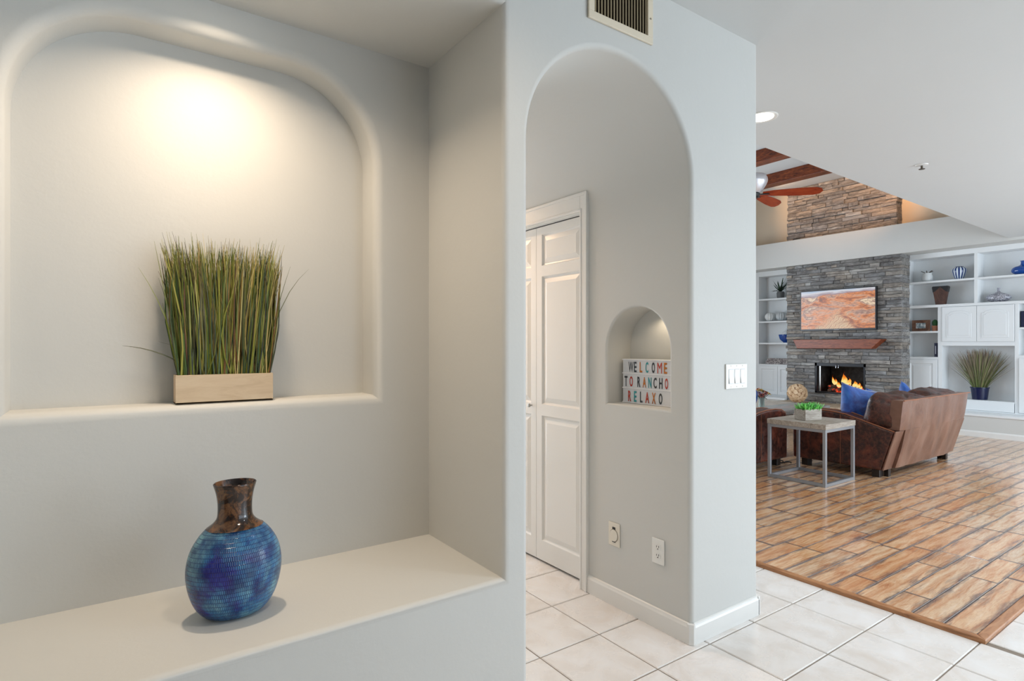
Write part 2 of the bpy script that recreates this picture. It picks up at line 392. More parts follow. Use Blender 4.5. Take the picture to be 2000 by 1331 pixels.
# hall right wall with sign niche and closet opening (plane x = X0)
nich = [(-2.113, 1.013), (-1.711, 1.013), (-1.711, 1.29)] + arc(-1.912, 1.29, .201, .205, 0, 180, 24)[1:-1] + [(-2.113, 1.29)]
CY0, CY1, CZ = 2.303, 4.135, 2.030
rw = [[(-CY0, 0), (-HY0, 0), (-HY0, 2.03), (-CY0, 2.03)], [(-HY1, 0), (-CY1, 0), (-CY1, 2.03), (-HY1, 2.03)]]
wall('wall_hall', W_PAINT, lambda u, v, ww: (X0+ww, -u, v), rw, [(nich, .012, .175, True)],
     extra=[([(-CY0, 0), (-CY0, CZ), (-CY1, CZ), (-CY1, 0)], .002, .12, False)])
slab('wall_niche_back', W_PAINT, X0+.173, X0+.20, 1.68, 2.14, .98, 1.53)
slab('wall_closet_back', DARK, 2.44, 2.47, 2.2, 4.3, 0, 2.2)  # near-black colour stands in for the closet's unlit depth
# alcove back wall with its arched niche
rr = .33
big = [(-.253, 1.112), (.848, 1.112), (.848, 2.348-rr)] + arc(.848-rr, 2.348-rr, rr, rr, 0, 90, 18)[1:] + arc(-.253+rr, 2.348-rr, rr, rr, 90, 180, 18)
wall('wall_alcove', W_PAINT, lambda u, v, ww: (u, YB+ww, v), [(-.48, ZB), (XA, ZB), (XA, ZA), (-.48, ZA)], [(big, .036, .138, True)])
slab('wall_alcove_niche_back', W_PAINT, -.32, .92, YB+.1375, YB+.17, 1.05, 2.42)

# ceilings
e0, e1 = (XE-.1, 2.353), (10.34, 2.500)                 # edge of the flat ceiling along the vaulted room
struct(MB().prism([(-3.2, -3.4), (10.34, -3.4), e1, e0, (-3.2, 2.353)], ZC, ZC+.12, 'z').build('ceiling', W_CEIL))
struct(MB().prism([e0, e1, (10.34, 2.42), (XE-.1, 2.27)], ZC+.12, 4.15, 'z').build('wall_vault_front', W_PAINT))
slab('ceiling_vault', W_CEIL, 2.45, 10.8, 2.2, 7.1, 4.15, 4.25)
slab('wall_north', W_PAINT, 2.4, 10.9, 6.9, 7.0, 0, .6); slab('wall_north_top', W_PAINT, 2.4, 10.9, 6.9, 7.0, 2.6, 4.2)
slab('wall_north_left', W_PAINT, 2.4, 4.3, 6.9, 7.0, .6, 2.6); slab('wall_north_right', W_PAINT, 8.5, 10.9, 6.9, 7.0, .6, 2.6)
wn = thing('added_window_north', None, None, (6.4, 6.92, .6)); del wn['label']; del wn['category']; wn['kind'] = 'structure'  # unseen window added in the north wall for living room fill
f = MB()
for x in (4.305, 5.66, 7.06, 8.415): f.box(x, x+.08, 6.90, 6.98, .61, 2.59)
f.box(4.3, 8.5, 6.895, 6.985, .6, .68).box(4.3, 8.5, 6.895, 6.985, 2.52, 2.6); f.build('window_frame', W_TRIM, wn)
slab('wall_left', W_PAINT, -3.3, -3.2, -3.4, 1.6, 0, ZC); slab('wall_south', W_PAINT, -3.3, 1.8, -3.4, -3.3, 0, ZC)
slab('wall_south_top', W_PAINT, 1.8, 10.7, -3.4, -3.3, 2.4, ZC); slab('wall_front_left', W_PAINT, -3.3, -1.6, Y0, Y0+.1, 0, ZC)
wn = thing('window_2', None, None, (5.8, -3.35, 0)); del wn['label']; del wn['category']; wn['kind'] = 'structure'
f = MB()
for x in (1.8, 3.6, 5.3, 5.7, 7.7, 9.72): f.box(x, x+.08, -3.38, -3.30, 0, 2.4)
f.box(1.795, 9.805, -3.385, -3.295, 2.32, 2.405); f.build('window_frame', W_TRIM, wn)
# fireplace wall
XW, XS = 10.35, 10.0
slab('wall_fireplace', W_CREAM, 10.70, 10.8, -3.4, 7, 0, 4.15)
slab('wall_fireplace_upper', W_CREAM, XW, 10.70, 2.2, 6.9, 3.186, 4.15)
slab('trim_soffit', W_PAINT, XS, 10.70, -3.4, 6.9, 2.73, 3.186)
slab('wall_base', W_PAINT, XS, 10.70, -3.4, 6.9, 0, .30)
struct(MB().box(XS-.015, 10.70, -3.4, 3.79, .30, .335).box(XS-.015, 10.70, 5.64, 6.9, .30, .335).build('trim_ledge', W_CAB, bevel=.006))
slab('wall_fireplace_left', W_PAINT, XW, 10.70, 6.44, 6.9, .335, 2.73)
slab('wall_fireplace_right', W_PAINT, XW, 10.70, -3.4, 1.97, .335, 2.73)

# tile floor: grout bed plus every tile
bedt = struct(MB().box(-3.2, 3.125, -3.4, 7, -.06, -.004).box(3.125, 10.7, -3.4, .857, -.06, -.004).build('floor', GROUT))
TP, TG = .3385, .005
TX, TY = 1.807, 1.553
def tile_mesh(x0, x1, y0, y1):
    mb = MB(); b = .004; z = .0
    v = [(x0, y0, -.008), (x1, y0, -.008), (x1, y1, -.008), (x0, y1, -.008), (x0, y0, -.003), (x1, y0, -.003), (x1, y1, -.003), (x0, y1, -.003),
         (x0+b, y0+b, z), (x1-b, y0+b, z), (x1-b, y1-b, z), (x0+b, y1-b, z)]
    mb.v = v; mb.f = [(8, 9, 10, 11)] + [(i, (i+1) % 4, 4+(i+1) % 4, 4+i) for i in range(4)] + [(4+i, 4+(i+1) % 4, 8+(i+1) % 4, 8+i) for i in range(4)]
    return mb
def blocked(x0, x1, y0, y1):
    """clip tile to the floor that is open; returns list of rects"""
    if x0 < XL and y1 > Y0: 
        if y0 >= Y0: 
            if x1 <= XL: return None
            x0 = XL
        elif x1 <= XL: y1 = Y0
    if x1 > X0 and x0 < XE and y1 > Y0 and y0 < 7:
        if y0 >= Y0-.02:
            if y0 > 2.2: x1 = min(x1, 2.2)
            elif x0 >= X0: 
                if x1 <= XE: return None
                x0 = XE
            else: x1 = X0 if x1 < XE else x1
        elif x0 >= X0-.02 and x1 <= XE: y1 = min(y1, Y0)
    if x1 > 3.125 and y1 > .857:
        if x0 >= 3.125: y1 = .857 if y0 < .857 else y0
        else: x1 = min(x1, 3.125)
    if x0 >= XE-.02 and x0 < 3.125:
        y1 = min(y1, 2.008)
    if x1-x0 < .02 or y1-y0 < .02: return None
    return x0, x1, y0, y1
shared = {}; nt = 0
for i in range(-8, 16):
    for j in range(-6, 10):
        x0 = TX+i*TP+TG/2; y0 = TY+j*TP+TG/2
        if x0 > 6.6 or (j < -4 and i < -2): continue
        if y0 > 2 and x0 > 2.3: continue
        if y0 > Y0 and x0 < .9: continue
        r = blocked(x0, x0+TP-TG, y0, y0+TP-TG)
        if r is None or nt >= 295: continue
        key = (round(r[1]-r[0], 4), round(r[3]-r[2], 4))
        if key not in shared:
            mb = tile_mesh(-key[0]/2, key[0]/2, -key[1]/2, key[1]/2); me = bpy.data.meshes.new('tile'); me.from_pydata(mb.v, [], mb.f); me.materials.append(TILE); shared[key] = me
        o = bpy.data.objects.new('tile', shared[key]); COL.objects.link(o); o.parent = bedt
        o.location = ((r[0]+r[1])/2, (r[2]+r[3])/2, random.uniform(-.0006, .0004)); nt += 1
mb = MB()                                              # the rest of the tiles, out of view
for i in range(-16, 28):
    for j in range(-15, 10):
        x0 = TX+i*TP+TG/2; y0 = TY+j*TP+TG/2
        vis = (-8 <= i < 16 and -6 <= j and not (x0 > 6.6 or (j < -4 and i < -2)))
        if vis or y0 > .5 or x0 > 10.3: continue
        t = tile_mesh(x0, x0+TP-TG, y0, y0+TP-TG); n = len(mb.v); mb.v += t.v; mb.f += [tuple(n+k for k in q) for q in t.f]
mb.build('tile_field', TILE, bedt)['kind'] = 'stuff'

# wood floor
bedw = struct(MB().box(3.125, 10.7, .857, 7, -.05, -.002).box(XE, 3.125, 2.048, 7, -.05, -.002).build('floor', simple('plank_bed', srgb(46, 34, 30), .8)))
ZP = .012; WPX, WPY, PW = 3.165, .898, .1278
def plank(L, Wd):
    mb = MB(); b = .0028; x1, y1 = L/2, Wd/2
    v = [(-x1, -y1, -.01), (x1, -y1, -.01), (x1, y1, -.01), (-x1, y1, -.01), (-x1, -y1, ZP-.003), (x1, -y1, ZP-.003), (x1, y1, ZP-.003), (-x1, y1, ZP-.003),
         (-x1+b, -y1+b, ZP), (x1-b, -y1+b, ZP), (x1-b, y1-b, ZP), (-x1+b, y1-b, ZP)]
    mb.v = v; mb.f = [(8, 9, 10, 11)] + [(i, (i+1) % 4, 4+(i+1) % 4, 4+i) for i in range(4)] + [(4+i, 4+(i+1) % 4, 8+(i+1) % 4, 8+i) for i in range(4)]
    return mb
pm = {}; LENS = [.32, .46, .62, .78, .92, 1.1]; rest = MB()
k = 0
while WPY+k*PW < 6.9:
    y0 = WPY+k*PW; x = WPX if y0 < 2.0 else (XE+.003); 
    if k == 2: lens0 = [.245, .9]
    elif k == 4: lens0 = [.26, .8]
    else: lens0 = []
    while x < 9.99:
        L = lens0.pop(0) if lens0 else random.choice(LENS)
        if 9.995-(x+L) < .2: L = 9.995-x
        L = max(round(L, 3), .02)
        if y0 < 3.55:
            if L not in pm:
                mb = plank(L-.002, PW-.0016); me = bpy.data.meshes.new('plank'); me.from_pydata(mb.v, [], mb.f); me.materials.append(PLANK); pm[L] = me
            o = bpy.data.objects.new('plank', pm[L]); COL.objects.link(o); o.parent = bedw; o.location = (x+L/2, y0+PW/2, random.uniform(-.0006, .0006))
        else:
            t = plank(L-.002, PW-.0016); n = len(rest.v); rest.v += [(a+x+L/2, b+y0+PW/2, c) for a, b, c in t.v]; rest.f += [tuple(n+q for q in ff) for ff in t.f]
        x += L
    k += 1
rest.build('plank_field', PLANK, bedw)['kind'] = 'stuff'
# oak nosing round the wood floor (mitred at the corner)
struct(MB().prism([(3.125, .857), (3.165, .897), (3.165, 2.048), (3.125, 2.008)], -.01, .018, 'z').build('trim_1', WOOD_TRIM, bevel=.004))
struct(MB().prism([(3.125, .857), (10.0, .857), (10.0, .897), (3.165, .897)], -.01, .018, 'z').build('trim_2', m_wood('oak_trim_long', srgb(150, 98, 66), srgb(190, 138, 100), srgb(206, 158, 120), .3, 5, (1.2, 5, 4)), bevel=.004))

struct(MB().prism([(XE, 2.008), (3.125, 2.008), (3.165, 2.048), (XE, 2.048)], -.01, .018, 'z').build('trim_3', WOOD_TRIM, bevel=.004))
# baseboards
def bb_profile(h=.092, t=.013): return [(0, 0), (t, 0), (t, h-.018), (t-.004, h-.010), (t-.006, h-.003), (0.002, h), (0, h)]
def baseboard_y(name, xf, sgn, y0, y1, z0=0, h=.092):     # board on a wall x = xf, sticking out in sgn*x, running along y
    struct(MB().prism([(xf+sgn*a, b+z0) for a, b in bb_profile(h)], y0, y1, 'y').build(name, W_TRIM))
def baseboard_x(name, yf, sgn, x0, x1, h=.092):
    struct(MB().prism([(yf+sgn*a, b) for a, b in bb_profile(h)], x0, x1, 'x').build(name, W_TRIM))
baseboard_y('baseboard_hall', X0, -1, Y0+.012, 2.246)
baseboard_x('baseboard_front', Y0, -1, X0+.012, XE-.008)
struct(MB().prism([(X0-.013, Y0+.014), (X0-.013, Y0+.002), (X0+.002, Y0-.013), (X0+.014, Y0-.013), (X0+.014, Y0+.014)], 0, .09, 'z').build('trim_corner_block', W_TRIM, bevel=.002))
struct(MB().prism([(XE+.013, Y0+.014), (XE+.013, Y0+.002), (XE-.002, Y0-.013), (XE-.014, Y0-.013), (XE-.014, Y0+.014)], 0, .09, 'z').build('trim_corner_block_right', W_TRIM, bevel=.002))
baseboard_y('baseboard_pier', XE, 1, Y0+.012, 6.9)
baseboard_y('baseboard_fireplace', XS, -1, -3.3, 6.85, 0, .095)
baseboard_x('baseboard_bench', Y0, -1, -1.6, XL-.01)
baseboard_y('baseboard_hall_left', XL, 1, Y0+.03, HY1)

# closet door casing and bifold leaves
def casing(name, y0, y1, z1, cw=.057, hw=.097):
    cas = MB(); prof = lambda a: .016 if a else .011
    for (ya, yb, za, zb) in ((y0-cw, y0, 0, z1+hw), (y1, y1+cw, 0, z1+hw), (y0, y1, z1, z1+hw)):
        cas.box(X0-.013, X0+.002, ya, yb, za, zb)
    for (ya, yb, za, zb) in ((y0-cw, y0-cw+.016, 0, z1+hw), (y1+cw-.016, y1+cw, 0, z1+hw), (y0-cw+.016, y1+cw-.016, z1+hw-.016, z1+hw)):
        cas.box(X0-.019, X0-.012, ya, yb, za, zb)
    for (ya, yb, za, zb) in ((y0-.012, y0, 0, z1+.012), (y1, y1+.012, 0, z1+.012), (y0, y1, z1, z1+.012)):
        cas.box(X0-.016, X0-.012, ya, yb, za, zb)
    return struct(cas.build(name, W_TRIM, bevel=.003))
casing('trim_closet_casing', CY0, CY1, CZ)
struct(MB().box(X0-.002, X0+.12, CY0-.001, CY0+.006, 0, CZ).box(X0-.002, X0+.12, CY1-.006, CY1+.001, 0, CZ).box(X0-.002, X0+.12, CY0, CY1, CZ-.004, CZ+.001).build('trim_closet_jamb', W_TRIM))
XD = 2.118
def raised_panel(mb, xf, y0, y1, z0, z1, d=.012, sgn=1):
    """recessed field with a raised, bevelled centre; xf = face plane (facing -x)"""
    s = .030; n = len(mb.v)
    R_ = lambda x, e: [(x, y0+e, z0+e), (x, y1-e, z0+e), (x, y1-e, z1-e), (x, y0+e, z1-e)]
    rings = [R_(xf, 0), R_(xf+d*.8, .006), R_(xf+d, .012), R_(xf+d*.25, s+.012)]
    for r in rings: mb.v += r
    for k in range(3):
        for i in range(4): mb.f.append((n+4*k+i, n+4*k+(i+1) % 4, n+4*k+4+(i+1) % 4, n+4*k+4+i))
    mb.f.append((n+12, n+13, n+14, n+15))
def door_leaf(mb, xf, y0, y1, z0, z1, panels, th=.034):
    """slab with holes for panels: build from rails and stiles"""
    ys = sorted({y0, y1} | {p[0] for p in panels} | {p[1] for p in panels}); zs = sorted({z0, z1} | {p[2] for p in panels} | {p[3] for p in panels})
    n = len(mb.v); idx = {}
    for a, y in enumerate(ys):
        for b, z in enumerate(zs): idx[a, b] = len(mb.v); mb.v.append((xf, y, z))
    for a in range(len(ys)-1):
        for b in range(len(zs)-1):
            if any(p[0] <= ys[a] and ys[a+1] <= p[1] and p[2] <= zs[b] and zs[b+1] <= p[3] for p in panels): continue
            mb.f.append((idx[a, b], idx[a, b+1], idx[a+1, b+1], idx[a+1, b]))
    k = len(mb.v); mb.v += [(xf, y0, z0), (xf, y1, z0), (xf, y1, z1), (xf, y0, z1), (xf+th, y0, z0), (xf+th, y1, z0), (xf+th, y1, z1), (xf+th, y0, z1)]
    mb.f += [(k+i, k+(i+1) % 4, k+4+(i+1) % 4, k+4+i) for i in range(4)] + [(k+4, k+5, k+6, k+7)]
    for p in panels: raised_panel(mb, xf, *p)
    return mb
door = thing('door_1', 'white bifold closet door with raised panels', 'door', (XD, (CY0+CY1)/2, 0)); door['kind'] = 'structure'
lw = .4515
for i in range(4):
    a = CY0+.010+i*(lw+.003); b = a+lw; pa, pb = a+.052, b-.052
    mb = MB(); door_leaf(mb, XD, a, b, .014, 2.020, [(pa, pb, .134, .885), (pa, pb, .952, 1.722), (pa, pb, 1.786, 1.975)])
    leaf = mb.build('door_leaf', W_TRIM, door)
    if i in (1, 2):
        yk = a+.045 if i == 1 else b-.045
        MBk = MB(); prof = [(.0045, 0), (.0045, .010), (.008, .013), (.0115, .018), (.011, .024), (.006, .027)]
        kb = MB().lathe(prof, 16); kb.v = [(XD-z, yk+x, .938+y) for x, y, z in kb.v]; kb.build('door_handle', STEEL, leaf, smooth=True)
struct(MB().box(XD+.005, XD+.03, CY0+.006, CY1-.006, 2.022, 2.031).build('trim_track', DARK))

# ------------------------------------------------------------------ wall plates
def plate_x(t, y, z, wdt=.072, h=.117, mat=PLASTIC, name='cover_plate'):   # on the hall wall, facing -x
    return MB().box(X0-.006, X0-.0005, y-wdt/2, y+wdt/2, z-h/2, z+h/2).build(name, mat, t, bevel=.003)
t = thing('power_outlet', 'white duplex power outlet low on the hall wall nearest the corner', 'outlet', (X0, 1.773, .355))
plate_x(t, 1.773, .355)
for dz in (-.0195, .0195):
    rc = MB().prism([(1.773+a, .355+dz+b) for a, b in arc(0, 0, .0165, .0145, 0, 360, 16)[:-1]], X0-.0075, X0-.004, 'x').build('receptacle', PLASTIC, t)
    sl = MB().box(X0-.0085, X0-.007, 1.766, 1.768, .355+dz-.001, .355+dz+.008).box(X0-.0085, X0-.007, 1.7785, 1.7805, .355+dz-.001, .355+dz+.007)
    sl.prism([(1.773+a, .355+dz-.0075+b) for a, b in arc(0, 0, .0026, .0026, 0, 360, 8)[:-1]], X0-.0085, X0-.007, 'x'); sl.build('socket_slots', SLOT, rc)
t = thing('vacuum_inlet', 'white wall plate with round hinged cap beside the closet door casing', 'wall plate', (X0, 2.055, .357))
plate_x(t, 2.055, .357, .078, .117, PLASTIC_W)
cap = MB().prism([(2.055+a, .352+b) for a, b in arc(0, 0, .026, .030, 0, 360, 24)[:-1]], X0-.010, X0-.005, 'x').build('round_cap', PLASTIC_W, t, bevel=.002)
MB().prism([(2.055+a, .352+b) for a, b in arc(0, 0, .0285, .0325, 0, 360, 24)[:-1]], X0-.0065, X0-.0055, 'x').build('cap_gap', simple('warm_shadow_gap', srgb(120, 108, 92), .6), t)
MB().box(X0-.009, X0-.006, 2.046, 2.064, .383, .394).build('cap_hinge', SLOT, t)
MB().box(X0-.009, X0-.006, 2.044, 2.066, .319, .321).build('cap_latch', SLOT, t)
# three gang rocker switch on the pier
t = thing('light_switch', 'white three gang rocker switch plate on the pier', 'light switch', (2.394, Y0, 1.163))
MB().box(2.312, 2.478, Y0-.007, Y0-.0005, 1.105, 1.221).build('cover_plate', PLASTIC, t, bevel=.003)
for k in range(3):
    cx = 2.349+k*.0455
    MB().box(cx-.0185, cx+.0185, Y0-.0078, Y0-.005, 1.129, 1.197).build('switch_frame', simple('switch_gap', srgb(190, 192, 196), .5), t)
    mbk = MB().prism([(Y0-.006, 1.131), (Y0-.012, 1.131), (Y0-.008, 1.163), (Y0-.0085, 1.195), (Y0-.006, 1.195)], cx-.0165, cx+.0165, 'x'); mbk.build('rocker', PLASTIC, t)
    for zz in (1.115, 1.212):
        sc = MB().lathe([(.003, 0), (.003, .001)], 10); sc.v = [(cx+x, Y0-.0075-z, zz+y) for x, y, z in sc.v]; sc.build('screw', PLASTIC_W, t)
# air return grille above the arch
t = thing('air_vent', 'cream metal air vent grille high above the arched opening', 'vent', (1.66, Y0, 2.64))
vx0, vx1, vz0, vz1 = 1.459, 1.813, 2.538, 2.745; fw = .030
MB().box(vx0+fw, vx1-fw, Y0-.003, Y0-.001, vz0+fw, vz1-fw).build('duct_opening', simple('duct_dark', srgb(60, 50, 36), .8), t)
fm = MB().box(vx0, vx1, Y0-.010, Y0-.001, vz0, vz0+fw).box(vx0, vx1, Y0-.010, Y0-.001, vz1-fw, vz1).box(vx0, vx0+fw, Y0-.010, Y0-.001, vz0+fw, vz1-fw).box(vx1-fw, vx1, Y0-.010, Y0-.001, vz0+fw, vz1-fw)
VENT = simple('cream_enamel', srgb(226, 214, 192), .4); VENT2 = simple('louver_enamel', srgb(168, 152, 120), .5)
fm.build('vent_frame', VENT, t, bevel=.002)
nl = 18
for k in range(nl):
    x = vx0+fw+(vx1-vx0-2*fw)*(k+.5)/nl; d = .0062
    mbk = MB(); mbk.v = [(x-d, Y0-.009, z) for z in (vz0+fw, vz1-fw)] + [(x+d*.7, Y0-.0025, z) for z in (vz0+fw, vz1-fw)] + [(x-d+.0012, Y0-.009, z) for z in (vz0+fw, vz1-fw)] + [(x+d*.7+.0012, Y0-.0025, z) for z in (vz0+fw, vz1-fw)]
    mbk.f = [(0, 1, 3, 2), (4, 6, 7, 5), (0, 4, 5, 1), (2, 3, 7, 6), (0, 2, 6, 4), (1, 5, 7, 3)]; mbk.build('louver', VENT2, t)
sc = MB().lathe([(.004, 0), (.004, .0015)], 10); sc.v = [(vx1-.015+x, Y0-.010-z, 2.64+y) for x, y, z in sc.v]; sc.build('screw', simple('screw_grey', srgb(150, 140, 120), .4), t)

# recessed lights, sprinkler
LAMP = M('lamp_glow', (1, 1, 1, 1), .5).emit((1, .93, .80, 1), 6).m
def downlight(x, y, z, label, r=.075):
    t = thing('recessed_light', label, 'ceiling light', (x, y, z))
    MB().lathe([(r, -.002), (r+.016, -.006), (r+.022, -.003), (r+.022, 0.0), (r, 0.0)], 32, (x, y, z), cap=False).build('trim_ring', W_TRIM, t, smooth=True)
    MB().lathe([(r-.004, -.0035), (r-.004, -.0015)], 32, (x, y, z)).build('lamp', LAMP, t)
    return t
downlight(3.402, 2.074, ZC, 'round recessed ceiling light glowing beside the pier, flat foyer ceiling')
for x, y, lb in ((.75, .80, 'recessed foyer ceiling light in front of the alcove'), (2.4, .1, 'added fill light recessed in the foyer ceiling in front of the arched opening'), (5.2, .0, 'added fill light recessed in the foyer ceiling above the tiles in front of the wood floor'), (3.6, -1.6, 'added fill light recessed in the foyer ceiling nearest the entry glazing'), (7.4, .8, 'added fill light recessed in the ceiling farthest towards the bookcase')):  # all but the first are unseen fixtures added for the floor fill
    downlight(x, y, ZC, lb)
downlight(1.627, 3.5, 2.450, 'recessed light in the crown of the barrel vaulted hall', .05)
downlight(.28, 1.93, ZA, 'round recessed light in the alcove ceiling above the niche', .05)
t = thing('fire_sprinkler', 'small fire sprinkler head in the flat foyer ceiling', 'sprinkler', (5.36, 1.88, ZC))
MB().lathe([(.045, 0), (.042, -.005), (.02, -.008)], 24, (5.36, 1.88, ZC-.0005)).build('escutcheon', W_TRIM, t, smooth=True)
MB().lathe([(.008, -.008), (.008, -.03), (.022, -.034), (.022, -.037)], 16, (5.36, 1.88, ZC)).build('sprinkler_head', simple('brass_dark', srgb(96, 88, 76), .4, .6), t)
t = thing('niche_puck_light', 'tiny puck light in the top of the small arched niche', 'light', (2.165, 1.86, 1.485))
MB().lathe([(.022, 0), (.022, -.012), (.016, -.014)], 20, (2.165, 1.86, 1.490)).build('housing', simple('puck_dark', srgb(70, 66, 60), .5), t)

# ------------------------------------------------------------------ light box sign in the small niche
t = thing('lightbox_sign', 'white letter board sign with coloured letters standing in the small arched niche', 'sign', (2.18, 1.93, 1.014))
SX = 2.164; sy0, sy1, sz0, sz1 = 1.762, 2.094, 1.0135, 1.2385
MB().box(SX+.003, SX+.045, sy0, sy1, sz0, sz1).build('sign_box', PLASTIC, t, bevel=.004)
MB().box(SX+.001, SX+.004, sy0+.006, sy1-.006, sz0+.006, sz1-.006).build('front_panel', simple('opal_panel', srgb(222, 224, 228), .25), t)
for z in (sz0+.0015, 1.0885, 1.1635, sz1-.0055):
    MB().box(SX-.003, SX+.004, sy0+.001, sy1-.001, z-.0005, z+.0045).build('letter_rail', simple('rail_white', srgb(238, 238, 240), .3), t)
LC = {'k': srgb(52, 58, 66), 'r': srgb(196, 62, 40), 'o': srgb(206, 120, 36), 't': srgb(46, 160, 168), 'g': srgb(64, 70, 70)}
LM = {k: simple('letter_ink_'+k, v, .4) for k, v in LC.items()}
def letter(ch, colr, yc, z0, h, wdt):
    cu = bpy.data.curves.new('letter', 'FONT'); cu.body = ch; cu.bevel_depth = 0; cu.size = 1; cu.offset = 0 if ch in 'MW' else .018; cu.resolution_u = 3
    tmp = bpy.data.objects.new('tmp', cu); COL.objects.link(tmp); dg = bpy.context.evaluated_depsgraph_get()
    me = bpy.data.meshes.new_from_object(tmp.evaluated_get(dg)); bpy.data.objects.remove(tmp); bpy.data.curves.remove(cu)
    xs = [v.co.x for v in me.vertices]; zs = [v.co.y for v in me.vertices]; ax, bx, az, bz = min(xs), max(xs), min(zs), max(zs)
    for v in me.vertices:
        X = (v.co.x-ax)/(bx-ax)-.5; Z = (v.co.y-az)/(bz-az)
        v.co = (SX-.0006, yc-X*wdt, z0+Z*h)
    me.materials.clear(); me.materials.append(LM[colr])
    bmx = bmesh.new(); bmx.from_mesh(me); fs = list(bmx.faces); r_ = bmesh.ops.extrude_face_region(bmx, geom=fs)
    for vv_ in [g_ for g_ in r_['geom'] if isinstance(g_, bmesh.types.BMVert)]: vv_.co.x -= .0006
    bmx.to_mesh(me); bmx.free(); o = link('letter', me, t); return o
rows = [("WELCOME", 'kkotkro', [(2.050, 2.018), (2.013, 1.996), (1.975, 1.958), (1.937, 1.919), (1.897, 1.878), (1.862, 1.834), (1.822, 1.803)], 1.172, .052),
        ("TORANCHO", 'krkotkkr', [(2.078, 2.058), (2.043, 2.021), (1.990, 1.971), (1.955, 1.934), (1.919, 1.899), (1.886, 1.866), (1.851, 1.831), (1.816, 1.797)], 1.098, .052),
        ("RELAXO", 'rtkrok', [(2.053, 2.033), (2.013, 1.996), (1.973, 1.957), (1.938, 1.914), (1.896, 1.873), (1.853, 1.832)], 1.022, .054)]
for txt, cs, ys, z0, h in rows:
    for ch, c, (a, b) in zip(txt, cs, ys): letter(ch, c, (a+b)/2, z0, h, a-b)

# ------------------------------------------------------------------ grass planter in the big niche
px0, px1, py0, py1, pz0, pz1 = .171, .474, 2.176, 2.258, 1.1125, 1.209
t = thing('grass_planter', 'pale wooden box of tall dyed green grass on the niche sill', 'planter', ((px0+px1)/2, (py0+py1)/2, pz0))
MB().box(px0, px1, py0, py0+.006, pz0, pz1).box(px0, px1, py1-.006, py1, pz0, pz1).box(px0, px0+.006, py0+.006, py1-.006, pz0, pz1).box(px1-.006, px1, py0+.006, py1-.006, pz0, pz1).box(px0, px1, py0, py1, pz0, pz0+.006).build('planter_box', WOOD_BOX, t, bevel=.0008)
MB().box(px0+.006, px1-.006, py0+.006, py1-.006, pz0+.006, pz1-.012).build('foam_fill', simple('foam', srgb(60, 58, 30), .9), t)
g = MB(); random.seed(11)
PAL = [srgb(98, 108, 30), srgb(126, 132, 44), srgb(160, 158, 70), srgb(58, 66, 22), srgb(188, 166, 96), srgb(206, 188, 122), srgb(56, 78, 40), srgb(112, 74, 40), srgb(30, 40, 16), srgb(128, 136, 44), srgb(24, 30, 14), srgb(70, 98, 50)]
for i in range(1250):
    u = random.random(); vv = random.random()
    bx = px0+.010+u*(px1-px0-.020); by = py0+.012+vv*(py1-py0-.024)
    h = random.gauss(.425, .035) if random.random() < .72 else random.uniform(.22, .42)
    h = min(h, .505)
    dx = (u-.5)*.085*(h/.42)+random.gauss(0, .013); dy = (vv-.5)*.035+random.gauss(0, .006)
    cv = random.gauss(0, .014); c = random.choice(PAL)[:3]; c2 = random.choice(PAL)[:3]
    c2 = tuple(a*.6+b*.4 for a, b in zip(c, c2))
    pts = [(bx+dx*s*s*.8+dx*.2*s+cv*math.sin(s*PI), min(by+dy*s, 2.283), pz1-.02+h*s) for s in (0, .25, .5, .75, .9, 1)]
    g.blade(pts, random.uniform(.0024, .0056), (1, random.uniform(-.7, .7), 0), c, c2)
def stray(p0, mid, p1, wd, c): g.blade([Vector(p0)*(1-s)**2+Vector(mid)*2*s*(1-s)+Vector(p1)*s*s for s in (0, .15, .3, .5, .7, .85, 1)], wd, (0, .6, 1) if abs(p1[0]-p0[0]) > .12 and abs(p1[2]-p0[2]) < .15 else (1, .3, 0), srgb(*c)[:3])
stray((.190, 2.20, 1.20), (.165, 2.20, 1.40), (.069, 2.20, 1.560), .0045, (128, 136, 70))
stray((.178, 2.20, 1.255), (.110, 2.20, 1.300), (.026, 2.20, 1.307), .0055, (52, 60, 38))
stray((.455, 2.20, 1.20), (.475, 2.20, 1.47), (.606, 2.20, 1.595), .0040, (104, 108, 60))
stray((.460, 2.20, 1.20), (.490, 2.20, 1.30), (.503, 2.20, 1.385), .0040, (70, 62, 40))
stray((.185, 2.20, 1.20), (.150, 2.19, 1.44), (.112, 2.20, 1.650), .0045, (120, 126, 62))
stray((.185, 2.20, 1.20), (.168, 2.20, 1.40), (.124, 2.20, 1.530), .0045, (84, 90, 50))
stray((.450, 2.20, 1.20), (.480, 2.20, 1.42), (.540, 2.20, 1.600), .0040, (92, 100, 48))
stray((.172, 2.20, 1.31), (.150, 2.20, 1.31), (.122, 2.19, 1.322), .0035, (70, 60, 40))
o = g.build('grass', GRASS, t); o['kind'] = 'stuff'

